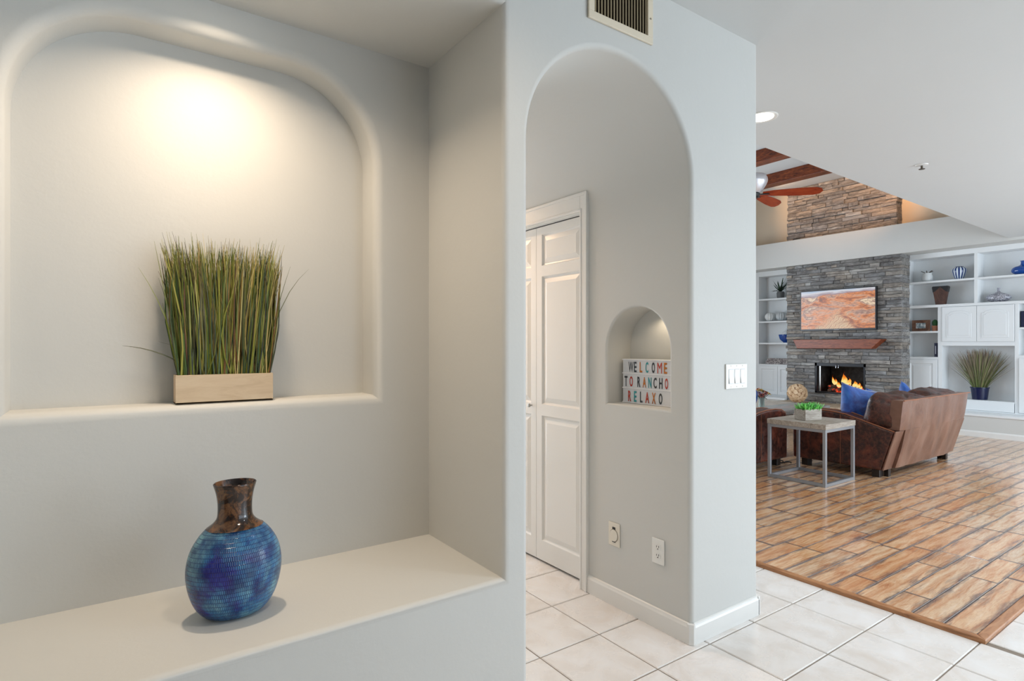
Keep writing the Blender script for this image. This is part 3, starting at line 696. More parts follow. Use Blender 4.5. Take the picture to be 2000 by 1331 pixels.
# ------------------------------------------------------------------ blue vase on the bench
vb = (.297, 1.850, ZB)
t = thing('ceramic_vase', 'blue dimpled ceramic vase with a glossy brown neck on the plaster bench', 'vase', vb)
def lathe_uv(name, prof, c, sx, sy, mat, parent, seg=96, tilt=0, shear=0):
    bm = bmesh.new(); rows = []; rm = max(p[0] for p in prof)
    for r, z in prof:
        rows.append([bm.verts.new((r*math.cos(2*PI*j/seg)*(sx+(1-sx)*0), r*math.sin(2*PI*j/seg)*sy, z)) for j in range(seg)])
    uvl = bm.loops.layers.uv.new('UVMap'); L = [0]
    for a, b in zip(prof, prof[1:]): L.append(L[-1]+math.hypot(b[0]-a[0], b[1]-a[1]))
    for i in range(len(prof)-1):
        for j in range(seg):
            j2 = (j+1) % seg; f = bm.faces.new((rows[i][j], rows[i][j2], rows[i+1][j2], rows[i+1][j]))
            for lp, (ii, jj) in zip(f.loops, ((i, j), (i, j+1), (i+1, j+1), (i+1, j))): lp[uvl].uv = (jj/seg*2*PI*.120, L[ii])
    bm.faces.new(list(reversed(rows[0])))
    me = bpy.data.meshes.new(name); bm.to_mesh(me); bm.free(); me.materials.append(mat)
    me.polygons.foreach_set('use_smooth', [True]*len(me.polygons)); me.set_sharp_from_angle(angle=math.radians(60))
    o = link(name, me, parent); o.location = (0, 0, 0); return o
t['_local'] = 1
def interp(prof, n):
    """catmull-rom resample"""
    out = []; P = [prof[0]]+prof+[prof[-1]]
    for i in range(1, len(P)-2):
        for k in range(n):
            s = k/n; p0, p1, p2, p3 = P[i-1], P[i], P[i+1], P[i+2]
            out.append(tuple(.5*((2*p1[q])+(-p0[q]+p2[q])*s+(2*p0[q]-5*p1[q]+4*p2[q]-p3[q])*s*s+(-p0[q]+3*p1[q]-3*p2[q]+p3[q])*s**3) for q in (0, 1)))
    return out+[prof[-1]]
body = interp([(.058, 0), (.082, .010), (.106, .040), (.121, .080), (.1285, .125), (.1265, .165), (.116, .203), (.096, .237), (.077, .258)], 6)
neck = interp([(.077, .2575), (.060, .270), (.0490, .285), (.0465, .305), (.0470, .330), (.0510, .357), (.0575, .380)], 5) + [(.0585, .384), (.0560, .386), (.0530, .380), (.0460, .357), (.0425, .330), (.042, .29)]
lathe_uv('vase_body', body, vb, 1, .76, VASE_BLUE, t, 128)
lathe_uv('vase_neck', neck, vb, 1, .86, VASE_BROWN, t, 64, tilt=.07)

# ------------------------------------------------------------------ vaulted room: beams and fan
for i, (xa, xb) in enumerate(((8.93, 9.13), (7.70, 7.90), (6.48, 6.68), (5.26, 5.46))):
    mb = MB().box(xa, xb, 2.50, 6.9, 3.97, 4.15)
    o = mb.build('ceiling_beam', WOOD_BEAM, bevel=.008)
    tag(o, ['stained wood ceiling beam nearest the fireplace wall', 'stained wood ceiling beam second from the fireplace, behind the fan', 'stained wood ceiling beam third from the fireplace, above the fan', 'stained wood ceiling beam farthest from the fireplace'][i], 'beam', 'stained beams on the vaulted ceiling')
fx, fy, fz = 5.93, 3.72, 3.02
fan = thing('ceiling_fan', 'ceiling fan with red brown wooden blades and a bright lobed metal motor housing', 'ceiling fan', (fx, fy, 4.15))
MB().lathe([(.014, 0), (.014, 1.0)], 16, (fx, fy, fz+.14)).build('down_rod', simple('dark_bronze', srgb(60, 46, 38), .35, .8), fan, smooth=True)
MB().lathe([(.03, -.07), (.065, -.03), (.07, 0)], 24, (fx, fy, 4.149)).build('ceiling_canopy', simple('dark_bronze2', srgb(60, 46, 38), .35, .8), fan, smooth=True)
hp = interp([(.060, -.005), (.100, .04), (.136, .10), (.148, .15), (.125, .20), (.040, .225)], 5); hm = MB(); seg = 60; n0 = 0
for r, z in hp:
    for j in range(seg):
        a = 2*PI*j/seg; q = r*(1+.05*abs(math.cos(a*4))); hm.v.append((fx+q*math.cos(a), fy+q*math.sin(a), fz+z))
for i in range(len(hp)-1):
    for j in range(seg): hm.f.append((i*seg+j, i*seg+(j+1) % seg, (i+1)*seg+(j+1) % seg, (i+1)*seg+j))
hm.f.append(tuple(range(seg))); hm.f.append(tuple((len(hp)-1)*seg+j for j in range(seg)))
hm.build('motor_housing', simple('polished_nickel', srgb(226, 226, 232), .3, .5), fan, smooth=True, angle=50)
MB().lathe([(.035, -.06), (.062, -.045), (.075, -.015), (.07, .0)], 32, (fx, fy, fz)).build('hub', BLACK, fan, smooth=True)
base_ang = math.atan2(3.181-fy, 6.441-fx)
for k, a in enumerate(math.radians(q) for q in (-47, 9, 84, 150, -152)):
    mb = MB()
    out = [(.10, -.028), (.20, -.045), (.45, -.062), (.64, -.062), (.70, -.045), (.725, 0), (.70, .045), (.64, .062), (.45, .062), (.20, .045), (.10, .028)]
    mb.prism(out, -.004, .004, 'z'); ca, sa = math.cos(a), math.sin(a); pt = math.radians(-24)
    mb.v = [(x, y*math.cos(pt)-z*math.sin(pt), y*math.sin(pt)+z*math.cos(pt)) for x, y, z in mb.v]
    o = mb.build('fan_blade', FAN_WOOD, fan); o.location = (0, 0, fz-4.15-.005); o.rotation_euler.z = a
    mb = MB().box(.05, .17, -.014, .014, -.012, -.004); o2 = mb.build('blade_iron', BLACK, fan); o2.location = (0, 0, fz-4.15-.005); o2.rotation_euler.z = a

# ------------------------------------------------------------------ fireplace
FY0, FY1 = 3.80, 5.63; XF = 10.06
fp = thing('fireplace', 'stacked grey ledgestone fireplace under the plaster ledge', 'fireplace', (10.2, 4.71, 0))
by0, by1, bz0, bz1 = 4.315, 5.135, .475, .998
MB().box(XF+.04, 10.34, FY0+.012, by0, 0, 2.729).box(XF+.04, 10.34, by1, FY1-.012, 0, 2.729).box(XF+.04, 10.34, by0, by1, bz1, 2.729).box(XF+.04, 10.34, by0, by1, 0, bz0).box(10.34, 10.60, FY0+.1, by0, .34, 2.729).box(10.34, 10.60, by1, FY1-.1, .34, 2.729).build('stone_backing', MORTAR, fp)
random.seed(5)
def stones(parent, y0, y1, z0, z1, xf, xback, voids, tall=(.040, .072), cap=298):
    z = z0; n = 0
    while z < z1-.012:
        h = min(random.uniform(*tall), z1-z)
        if z1-(z+h) < .025: h = z1-z
        for vd in voids:                               # course lines line up with the openings
            for e in (vd[2], vd[3]):
                if z < e-.012 < z+h: h = e-z
        y = y0+random.uniform(-.004, .004)
        while y < y1-.01:
            L = random.choice([.10, .16, .22, .28, .36, .46])*random.uniform(.85, 1.15)
            if y1-(y+L) < .08: L = y1-y+random.uniform(-.004, .012)
            zm = z+h/2; e = y+L
            skip = False
            for vd in voids:
                if vd[2] < zm < vd[3]:
                    if y >= vd[0]-.005 and y < vd[1]-.01:
                        y = vd[1]; skip = True; break
                    if y < vd[0] and e > vd[0]-.07: e = vd[0]
            if skip: continue
            L = e-y
            f = xf-random.uniform(.0, .032); end = y <= y0+.01 or e >= y1-.02
            if n < cap:
                a, b, c, d = y+.0015, e-.0015, z+.0012, z+h-.0012; jt = lambda s=.003: random.uniform(-s, s)
                bk = xback if end else xf+.045
                mb = MB(); mb.v = [(f+.006+jt(), a, c), (f+.006+jt(), b, c), (f+.006+jt(), b, d), (f+.006+jt(), a, d),
                                   (f+jt(), a+.007, c+.006), (f+jt(.006), b-.007, c+.006), (f+jt(.006), b-.007, d-.006), (f+jt(), a+.007, d-.006),
                                   (bk, a, c), (bk, b, c), (bk, b, d), (bk, a, d)]
                mb.f = [(4, 5, 6, 7)]+[(i, (i+1) % 4, 4+(i+1) % 4, 4+i) for i in range(4)]+[(8+i, 8+(i+1) % 4, (i+1) % 4, i) for i in range(4)]
                if end:
                    s = -1 if y <= y0+.01 else 1; q = random.uniform(.0, .014)*s
                    for i in ((0, 3, 8, 11) if s < 0 else (1, 2, 9, 10)): mb.v[i] = (mb.v[i][0], mb.v[i][1]+q, mb.v[i][2])
                o = mb.build('stone', STONE, parent); recenter(o, (xf, y+L/2, z+h/2)); n += 1
            y = e
        z += h
    return n
TVB = (4.126, 5.355, 1.553, 2.255)
n1 = stones(fp, FY0, FY1, .0, 2.728, XF, XW-.004, [(by0, by1, bz0, bz1), (TVB[0]+.05, TVB[1]-.05, TVB[2]+.04, TVB[3]-.04), (FY0+.1, FY1-.1, 0, .24)])
MB().box(9.45, XF+.0, FY0+.04, FY1-.02, .245, .312).build('hearth_slab', HEARTH, fp, bevel=.01)
MB().box(9.49, 9.99, FY0+.08, FY1-.06, 0, .245).build('hearth_base', MORTAR, fp)
# firebox
FBM = simple('firebox_metal', (.014, .014, .016, 1), .35, .5)
MB().box(XF-.004, XF+.03, by0, by0+.035, bz0, bz1).box(XF-.004, XF+.03, by1-.035, by1, bz0, bz1).box(XF-.004, XF+.03, by0, by1, bz1-.055, bz1).box(XF-.004, XF+.03, by0, by1, bz0, bz0+.03).build('firebox_frame', FBM, fp, bevel=.003)
FBI = m_wood('firebrick', srgb(26, 24, 24), srgb(54, 52, 52), srgb(82, 80, 78), .8, 8, (1, 1, 1))
MB().box(10.52, 10.54, by0+.05, by1-.05, bz0, bz1).box(XF+.03, 10.54, by0+.0, by0+.02, bz0, bz1).box(XF+.03, 10.54, by1-.02, by1, bz0, bz1).box(XF+.03, 10.54, by0, by1, bz0, bz0+.02).build('firebox_liner', FBI, fp)
MB().box(XF+.004, XF+.012, by1-.095, by1-.075, bz0+.03, bz1-.055).build('glass_door_stile', STEEL, fp)
for yy in (4.735, 4.775):
    MB().tube([(XF-.012, yy, .975), (XF-.022, yy, .965), (XF-.022, yy, .92), (XF-.012, yy, .912)], .005, 8).build('door_handle', simple('chrome', srgb(220, 220, 224), .2, 1), fp, smooth=True)
# logs and embers
LOG = M('charred_log', (.1,.05,.03,1), .85); _v = LOG.coord('Object')
LOG.color(LOG.ramp(LOG.noise(_v, 14, 5, .7), [(.4, srgb(30, 20, 16)), (.55, srgb(96, 66, 48)), (.7, srgb(150, 120, 96))]))
LOG.emit(LOG.ramp(LOG.noise(_v, 9, 4, .7), [(.56, (0,0,0,1)), (.66, srgb(255, 60, 10)), (.8, srgb(255, 170, 60))]), 1.6); LOG = LOG.m
random.seed(3)
for (y0, y1, x, z, r, dz) in ((4.46, 4.98, 10.30, .545, .045, .01), (4.50, 4.92, 10.20, .535, .038, -.004), (4.42, 4.80, 10.36, .60, .036, .035), (4.62, 5.00, 10.26, .605, .034, -.03), (4.55, 4.72, 10.17, .525, .026, .02), (4.82, 4.96, 10.18, .53, .028, -.01)):
    pts = [(x+random.uniform(-.01, .01), y0+(y1-y0)*s, z+dz*(s-.5)*2+random.uniform(-.006, .006)) for s in (0, .2, .4, .6, .8, 1)]
    MB().tube(pts, r, 9).build('log', LOG, fp, smooth=True)
FL = M('flame', (0,0,0,1), 1, 0, 0); _g = FL.n('ShaderNodeTexCoord').outputs['Generated']; _s = FL.n('ShaderNodeSeparateXYZ'); FL.l(_g, _s.inputs[0])
_h = FL.math('ADD', _s.outputs[2], FL.math('MULTIPLY', FL.math('SUBTRACT', FL.noise(FL.coord('Object'), 16, 4), .5), .6))
FL.emit(FL.ramp(_h, [(.0, srgb(255, 222, 150)), (.35, srgb(255, 232, 140)), (.6, srgb(255, 160, 50)), (.85, srgb(226, 84, 18)), (1.0, srgb(120, 30, 8))]), 1.15); FL = FL.m
for (y, x, z, h, r, lean) in ((4.72, 10.26, .60, .255, .060, .02), (4.76, 10.28, .60, .20, .050, -.03), (4.67, 10.24, .60, .17, .050, -.02), (4.85, 10.27, .60, .15, .036, .04), (4.89, 10.24, .62, .17, .026, .03),
                              (4.58, 10.26, .60, .12, .042, -.02), (4.52, 10.24, .59, .10, .036, -.03), (4.47, 10.22, .57, .075, .026, -.02), (4.80, 10.21, .58, .11, .040, .01), (4.63, 10.20, .57, .10, .034, 0), (4.40, 10.24, .555, .06, .020, -.01)):
    mb = MB(); K = 14; sg = 12
    for i in range(K+1):
        s = i/K; rad = r*(math.sin(PI*min(1, s*1.1+.12))**.8)*(1-s)**.35 if s < 1 else .001; rad = max(rad, .001)
        cy = y+lean*math.sin(s*2.2)+.25*r*math.sin(s*9+y*40)*s; cx = x+.2*r*math.sin(s*7+y*60)*s
        for j in range(sg):
            a = 2*PI*j/sg; mb.v.append((cx+rad*.7*math.cos(a), cy+rad*math.sin(a)*(1+.15*math.sin(3*a+s*6)), z+h*s))
    for i in range(K):
        for j in range(sg): mb.f.append((i*sg+j, i*sg+(j+1) % sg, (i+1)*sg+(j+1) % sg, (i+1)*sg+j))
    mb.build('flame', FL, fp, smooth=True, angle=180)
# mantel shelf
o = MB(); top = [(FY1, 0), ]
mb = MB(); ya, yb = 3.999, 5.429; x0m, x1m = 9.87, XF+.02
mb.v = [(x0m, ya, 1.401), (x0m, yb, 1.401), (x1m, yb, 1.401), (x1m, ya, 1.401), (x0m, ya+.155, 1.247), (x0m, yb-.075, 1.247), (x1m, yb-.075, 1.247), (x1m, ya+.155, 1.247)]
mb.f = [(0, 1, 2, 3), (4, 7, 6, 5), (0, 4, 5, 1), (1, 5, 6, 2), (2, 6, 7, 3), (3, 7, 4, 0)]
tag(mb.build('mantel_shelf', WOOD_MANTEL, bevel=.006), 'red brown wooden mantel beam with slanted ends under the television', 'mantel')
# television
tv = thing('television', 'wall mounted flat television showing orange canyon rock above the mantel', 'television', (10.0, 4.74, 1.553))
MB().box(9.985, 10.035, TVB[0], TVB[1], TVB[2], TVB[3]).build('tv_body', BLACK, tv, bevel=.004)
MB().box(10.03, 10.075, 4.5, 5.0, 1.75, 2.05).build('wall_bracket', BLACK, tv)
TVm = M('tv_picture', (0,0,0,1), .3); _g = TVm.n('ShaderNodeTexCoord').outputs['Generated']; _s = TVm.n('ShaderNodeSeparateXYZ'); TVm.l(_g, _s.inputs[0])
U = TVm.math('SUBTRACT', 1.0, _s.outputs[1]); V = _s.outputs[2]                     # U: left to right as seen
cmb = TVm.n('ShaderNodeCombineXYZ'); TVm.l(U, cmb.inputs[0]); TVm.l(V, cmb.inputs[1])
mp = TVm.n('ShaderNodeMapping'); mp.inputs['Scale'].default_value = (1.6, 2.6, 1); mp.inputs['Rotation'].default_value = (0, 0, .35); TVm.l(cmb.outputs[0], mp.inputs[0])
nz = TVm.noise(mp.outputs[0], 1.5, 7, .60, 1.1); nf = TVm.noise(mp.outputs[0], 14, 6, .7, .5)
rock = TVm.ramp(nz, [(.32, srgb(84, 56, 50)), (.40, srgb(170, 92, 46)), (.46, srgb(226, 136, 66)), (.52, srgb(214, 164, 134)), (.57, srgb(150, 108, 96)), (.62, srgb(240, 212, 178))])
rock = TVm.mix(TVm.math('MULTIPLY', TVm.ramp(nf, [(.50, (0,0,0,1)), (.60, (1,1,1,1))]), .6), rock, srgb(120, 78, 62))
wv = TVm.n('ShaderNodeTexWave', wave_type='BANDS'); wv.inputs['Scale'].default_value = 3; wv.inputs['Distortion'].default_value = 7; wv.inputs['Detail'].default_value = 4; TVm.l(mp.outputs[0], wv.inputs['Vector'])
sand = TVm.ramp(wv.outputs['Fac'], [(.2, srgb(206, 172, 132)), (.6, srgb(232, 206, 168)), (.9, srgb(190, 146, 110))])
# pale river of sand: below centre, widening downwards
dd = TVm.math('ABSOLUTE', TVm.math('SUBTRACT', U, TVm.math('ADD', .58, TVm.math('MULTIPLY', TVm.math('SUBTRACT', nz, .5), 1.3)))) 
wd = TVm.math('SUBTRACT', TVm.math('MULTIPLY', TVm.math('SUBTRACT', .58, V), .62), dd)
pic = TVm.mix(TVm.ramp(wd, [(.0, (0,0,0,1)), (.16, (.85,.85,.85,1))]), rock, sand)
hz = TVm.math('ADD', V, TVm.math('MULTIPLY', TVm.math('SUBTRACT', nz, .5), .22))
hz2 = TVm.math('SUBTRACT', hz, TVm.math('MULTIPLY', U, .06))
pic = TVm.mix(TVm.ramp(hz2, [(.84, (0,0,0,1)), (.87, (1,1,1,1))]), pic, TVm.ramp(hz2, [(.86, srgb(150, 128, 140)), (.93, srgb(216, 214, 220)), (1, srgb(170, 190, 214))]))
TVm.emit(pic, 1.0); TVm.b.inputs['Base Color'].default_value = (.01, .01, .01, 1)
MB().box(9.9835, 9.986, TVB[0]+.018, TVB[1]-.018, TVB[2]+.030, TVB[3]-.018).build('screen', TVm.m, tv)
MB().box(9.983, 9.986, 4.70, 4.78, TVB[2]+.007, TVB[2]+.016).build('badge', simple('badge_grey', srgb(150, 150, 152), .4), tv)
# chimney stone above the ledge
ch = thing('stone_chimney', 'stacked ledgestone chimney breast above the plaster ledge, warmly lit', 'chimney', (10.2, 4.79, 3.186))
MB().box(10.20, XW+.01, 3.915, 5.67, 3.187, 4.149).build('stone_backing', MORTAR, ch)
stones(ch, 3.905, 5.68, 3.188, 4.148, 10.17, XW-.001, [])

# ------------------------------------------------------------------ built-in bookcases
def cab_door(bk, y0, y1, z0, z1, arched=False, xf=XW-.018):
    mb = MB(); s = .055
    if y1-y0 > .2 and arched:
        # panel recess with an arched top built as an extruded raised field
        mb.box(xf, xf+.018, y0, y1, z0, z1)
        fld = [(y0+s, z0+s), (y1-s, z0+s), (y1-s, z1-s-.05)] + [(a, b) for a, b in arc((y0+y1)/2, z1-s-.05, (y1-y0)/2-s-.03, .045, 0, 180, 10)] + [(y0+s, z1-s-.05)]
        o = mb.build('cabinet_door', W_CAB, bk, bevel=.003)
        p = MB().prism(fld, xf-.007, xf+.002, 'x').build('raised_panel', W_CAB, o, bevel=.006)
        cx, cy_ = (y0+y1)/2, (z0+z1)/2
        fl2 = [(cx+(a-cx)*.84, cy_+(b-cy_)*.84) for a, b in fld]; MB().prism(fl2, xf-.012, xf-.004, 'x').build('raised_panel', W_CAB, o, bevel=.004)
    else:
        door_leaf(mb, xf, y0, y1, z0, z1, [(y0+s, y1-s, z0+s, z1-s)], .018); o = mb.build('cabinet_door', W_CAB, bk)
    return o
BX0, BX1 = XW, 10.695
bk = thing('bookcase', 'white built-in bookcase right of the fireplace with arched cabinet doors', 'bookcase', (10.5, 2.92, .335))
def bx(name, y0, y1, z0, z1, x0=BX0, x1=BX1, par=None, mat=None): return MB().box(x0, x1, y0, y1, z0, z1).build(name, mat or W_CAB, par or bk, bevel=.002)
bx('back_panel', 1.98, 3.87, .336, 2.729, 10.62, 10.698)
bx('side_panel', 3.84, 3.88, .336, 2.729); bx('side_panel', 1.975, 2.02, .336, 2.729)
bx('top_rail', 2.02, 3.84, 2.655, 2.729); bx('upright', 2.93, 2.97, 1.925, 2.655)
bx('shelf', 2.02, 3.84, 1.885, 1.925, BX0-.012); bx('shelf', 2.97, 3.84, 2.268, 2.296); bx('shelf', 2.02, 2.93, 2.268, 2.296)
bx('upright', 3.365, 3.42, .336, 1.885); bx('upright', 2.465, 2.51, .336, 1.885)
bx('shelf', 3.42, 3.84, 1.495, 1.523); bx('shelf', 3.42, 3.84, 1.085, 1.123); bx('shelf', 2.02, 2.465, 1.527, 1.555); bx('shelf', 2.02, 2.465, 1.13, 1.165)
bx('shelf', 2.51, 3.365, 1.296, 1.345); bx('shelf', 2.51, 3.365, .478, .503); bx('drawer_front', 2.515, 3.36, .355, .495, BX0-.014, BX0+.01)
bx('bottom_rail', 1.98, 3.88, .336, .352, BX0-.006)
bx('cabinet_box', 2.51, 3.365, 1.345, 1.885, BX0+.004, BX1)
bx('cabinet_box', 3.42, 3.84, .352, 1.085, BX0+.004, BX1); bx('cabinet_box', 2.02, 2.465, .352, 1.13, BX0+.004, BX1)
cab_door(bk, 2.939, 3.360, 1.360, 1.880, True); cab_door(bk, 2.515, 2.935, 1.360, 1.880, True)
cab_door(bk, 3.425, 3.835, .362, 1.078); cab_door(bk, 2.03, 2.46, .362, 1.12)
bl = thing('bookcase', 'white built-in bookcase left of the fireplace partly hidden by the pier', 'bookcase', (10.5, 6.03, .335))
def bxl(name, y0, y1, z0, z1, x0=BX0, x1=BX1): return bx(name, y0, y1, z0, z1, x0, x1, bl)
bxl('back_panel', 5.65, 6.43, .336, 2.729, 10.62, 10.698); bxl('side_panel', 6.372, 6.435, .336, 2.729); bxl('side_panel', 5.645, 5.68, .336, 2.729)
bxl('top_rail', 5.68, 6.372, 2.635, 2.729)
for z in (2.200, 1.766, 1.351): bxl('shelf', 5.68, 6.372, z-.030, z)
bxl('shelf', 5.68, 6.372, .905, .937); bxl('bottom_rail', 5.68, 6.372, .336, .36); bxl('cabinet_box', 5.68, 6.372, .36, .905, BX0+.004)
cab_door(bl, 5.982, 6.368, .365, .902); cab_door(bl, 5.685, 5.978, .365, .902)

# ------------------------------------------------------------------ shelf objects
def rot_prof(name, prof, c, mat, label, cat, sx=1, sy=1, seg=32, n=5, group=None, cap=True):
    o = MB().lathe(interp(prof, n), seg, (0, 0, 0), sx, sy, cap).build(name, mat, smooth=True, angle=60); o.location = c; return tag(o, label, cat, group)
WHITE_C = simple('white_ceramic', srgb(222, 226, 226), .35)
# left bookcase
t = thing('potted_succulent', 'dark spiky plant in a grey pot on the top shelf of the left bookcase', 'plant', (10.45, 5.985, 2.201), local=True)
MB().lathe([(.055, 0), (.066, .02), (.070, .10), (.060, .125), (.052, .125)], 20).build('pot', simple('mottled_pot', srgb(96, 98, 98), .6), t, smooth=True)
lf = MB(); random.seed(2)
for k in range(26):
    a = k*2.4; el = random.uniform(.3, 1.35); L = random.uniform(.20, .32)
    pts = [(max(-.09, min(.13, math.cos(a)*math.cos(el)*L*s*1.1)), math.sin(a)*math.cos(el)*L*s*1.1, .12+math.sin(el)*L*s-.10*s*s*(1.2-el*.7)) for s in (0, .25, .5, .75, 1)]
    lf.blade(pts, .030, (-math.sin(a), math.cos(a), .2), random.choice([srgb(20, 46, 26), srgb(34, 66, 34), srgb(16, 36, 22)])[:3])
lf.build('leaves', LEAF, t)
def ribbed(name, c, r, h, label, cat, mat, lobes=12, group=None, stem=True):
    mb = MB(); seg = 72; K = 14
    for i in range(K+1):
        ph = -PI/2+PI*i/K
        for j in range(seg):
            a = 2*PI*j/seg; rr = r*math.cos(ph)**.8*(.86+.14*abs(math.cos(a*lobes/2))) if abs(math.cos(ph)) > 1e-4 else .002
            mb.v.append((rr*math.cos(a), rr*math.sin(a), h/2+h/2*math.sin(ph)*(.95)))
    for i in range(K):
        for j in range(seg): mb.f.append((i*seg+j, i*seg+(j+1) % seg, (i+1)*seg+(j+1) % seg, (i+1)*seg+j))
    o = mb.build(name, mat, smooth=True, angle=180); o.location = c; return tag(o, label, cat, group)
ribbed('ribbed_pot', (10.44, 6.19, 1.767), .095, .170, 'left one of two white ribbed gourds on the shelf above the blue bowl', 'gourd', WHITE_C)
ribbed('ribbed_pot', (10.48, 5.985, 1.767), .103, .178, 'right one of two white ribbed gourds, greyer, nearer the stone', 'gourd', simple('grey_ceramic', srgb(196, 202, 204), .4), 14)
rot_prof('blue_bowl', [(.05, 0), (.055, .012), (.105, .06), (.128, .135), (.126, .155), (.118, .145)], (10.49, 5.90, 1.352), simple('cobalt_glaze', srgb(18, 70, 150), .12, 0, .7), 'cobalt blue glazed bowl on the left bookcase shelf', 'bowl')
rot_prof('white_dome', [(.06, 0), (.075, .02), (.060, .06), (.022, .09), (.006, .13)], (10.49, 5.90, 1.49), simple('white_filler', srgb(230, 234, 236), .6), 'white fluted ball heaped in the blue bowl', 'ornament')
MAR = M('marbled_paper', (.3,.3,.3,1), .5); MAR.color(MAR.ramp(MAR.noise(MAR.coord('Object', (1,1,1.3)), 38, 5, .7, 1), [(.42, srgb(66, 56, 58)), (.52, srgb(150, 140, 138)), (.62, srgb(214, 208, 204))])); MAR = MAR.m
o = MB().box(-.10, .10, -.29, .29, 0, .060).build('patterned_box', MAR, bevel=.004); o.location = (10.50, 5.975, .938); tag(o, 'lower flat marbled box on the left bookcase counter', 'box')
o = MB().box(-.09, .09, -.27, .27, 0, .052).build('patterned_box', MAR, bevel=.004); o.location = (10.50, 5.97, .999); tag(o, 'upper flat marbled box stacked on the other', 'box')
# right bookcase
t = thing('white_jug', 'small white pot with dark twigs on the top shelf beside the stone', 'pot', (10.47, 3.60, 2.297), local=True)
MB().lathe(interp([(.055, 0), (.072, .035), (.070, .095), (.060, .12), (.066, .135)], 4), 24).build('pot', WHITE_C, t, smooth=True)
tw = MB()
for a, l in ((.3, .09), (2.0, .08), (3.3, .10), (4.6, .07), (5.5, .09)): tw.tube([(0, 0, .12), (math.cos(a)*l*.5, math.sin(a)*l*.6, .155), (math.cos(a)*l*.7, math.sin(a)*l, .155+random.uniform(-.005, .03))], .006, 6)
tw.build('twigs', simple('twig_brown', srgb(96, 90, 84), .8), t)
STR = M('blue_white_stripes', (1,1,1,1), .2); _w = STR.n('ShaderNodeTexWave', wave_type='BANDS', bands_direction='X'); _uv = STR.n('ShaderNodeTexCoord'); STR.l(_uv.outputs['UV'], _w.inputs['Vector']); _w.inputs['Scale'].default_value = 5.4; _w.inputs['Distortion'].default_value = .3
STR.color(STR.ramp(_w.outputs['Fac'], [(.45, srgb(28, 56, 116)), (.6, srgb(216, 226, 236))])); STR = STR.m
t = thing('striped_jar', 'round blue and white striped jar on the top shelf', 'jar', (10.47, 3.185, 2.297), local=True)
lathe_uv('jar_body', interp([(.050, 0), (.060, .02), (.080, .075), (.092, .125), (.085, .160), (.060, .182), (.05, .186)], 5), None, 1, 1, STR, t, 48)
MB().lathe([(.050, .182), (.048, .194), (.015, .197)], 24).build('rim', simple('navy_glaze', srgb(24, 40, 84), .2), t, smooth=True)
t = thing('wood_vase', 'tapered flat vase of brown wood with black shoulders on the middle shelf', 'vase', (10.46, 3.415, 1.926), local=True)
mb = MB().prism([(-.060, 0), (.060, 0), (.105, .27), (.095, .285), (-.095, .285), (-.105, .27)], -.035, .035, 'x'); mb.build('vase_body', m_wood('walnut', srgb(58, 34, 26), srgb(96, 60, 46), srgb(122, 82, 62), .4, 6, (1, 1, 1)), t, bevel=.006)
mb = MB().prism([(.0, .275), (.070, .205), (.0945, .195), (.107, .272), (.097, .288), (-.097, .288), (-.107, .272), (-.0945, .195), (-.070, .205)], -.037, .037, 'x'); mb.build('black_band', BLACK, t)
LACE = M('silver_lattice', (.5,.5,.5,1), .35, .3); LACE.color(LACE.ramp(LACE.noise(LACE.coord('Object'), 60, 4, .6, 1.5), [(.44, srgb(104, 104, 116)), (.56, srgb(206, 206, 214))])); LACE = LACE.m
rot_prof('lattice_vase', [(.06, 0), (.125, .03), (.150, .065), (.120, .105), (.045, .135), (.016, .160), (.020, .205), (.014, .20)], (10.47, 2.72, 1.926), LACE, 'wide silver grey lattice bottle vase with thin neck', 'vase', .6, 1)
rot_prof('blue_bottle', [(.070, 0), (.115, .03), (.128, .065), (.105, .105), (.045, .130), (.026, .145), (.024, .185), (.036, .195), (.03, .196)], (10.47, 2.450, 2.297), simple('blue_glass', srgb(8, 70, 150), .06, 0, .8), 'squat bright blue glass bottle on the top right shelf', 'bottle', .7, 1)
t = thing('photo_frame', 'rustic brown wooden picture frame on the small left shelf', 'picture frame', (10.42, 3.665, 1.524), -.10, local=True)
FW_ = m_wood('rustic_frame', srgb(74, 48, 36), srgb(118, 82, 62), srgb(150, 116, 92), .6, 9, (1, 1, 1))
for (a, b, c, d) in ((-.125, .125, 0, .045), (-.125, .125, .130, .175), (-.125, -.070, .045, .130), (.070, .125, .045, .130)): MB().box(-.010, .012, a, b, c, d).build('frame_rail', FW_, t, bevel=.002)
PH = M('photo_print', (.5,.5,.5,1), .3); PH.color(PH.ramp(PH.noise(PH.coord('Object'), 22, 4), [(.42, srgb(120, 136, 142)), (.52, srgb(196, 204, 206)), (.6, srgb(240, 242, 240))])); MB().box(-.003, .004, -.071, .071, .044, .131).build('photo', PH.m, t)
t = thing('potted_cactus', 'small green cactus in a terracotta pot beside the picture frame', 'plant', (10.44, 3.485, 1.524), local=True)
MB().lathe([(.033, 0), (.044, .068), (.048, .070), (.048, .082), (.040, .082)], 20).build('pot', simple('terracotta', srgb(176, 120, 92), .7), t, smooth=True)
MB().lathe(interp([(.030, .078), (.036, .11), (.036, .14), (.022, .168), (.003, .178)], 4), 16).build('cactus', simple('cactus_green', srgb(28, 82, 36), .6), t, smooth=True)
BOOKN = simple('navy_cloth', srgb(22, 30, 62), .5)
t = thing('book', 'slim navy book standing alone on the lower left shelf', 'book', (10.45, 3.458, 1.124), local=True)
MB().box(-.07, .09, -.018, .018, 0, .215).build('cover', BOOKN, t, bevel=.002); MB().box(-.066, .094, -.014, .014, .003, .2165).build('pages', PLASTIC_W, t)
MB().box(-.0715, -.0700, -.006, .006, .045, .17).build('spine_print', simple('spine_silver', srgb(180, 184, 196), .4), t)
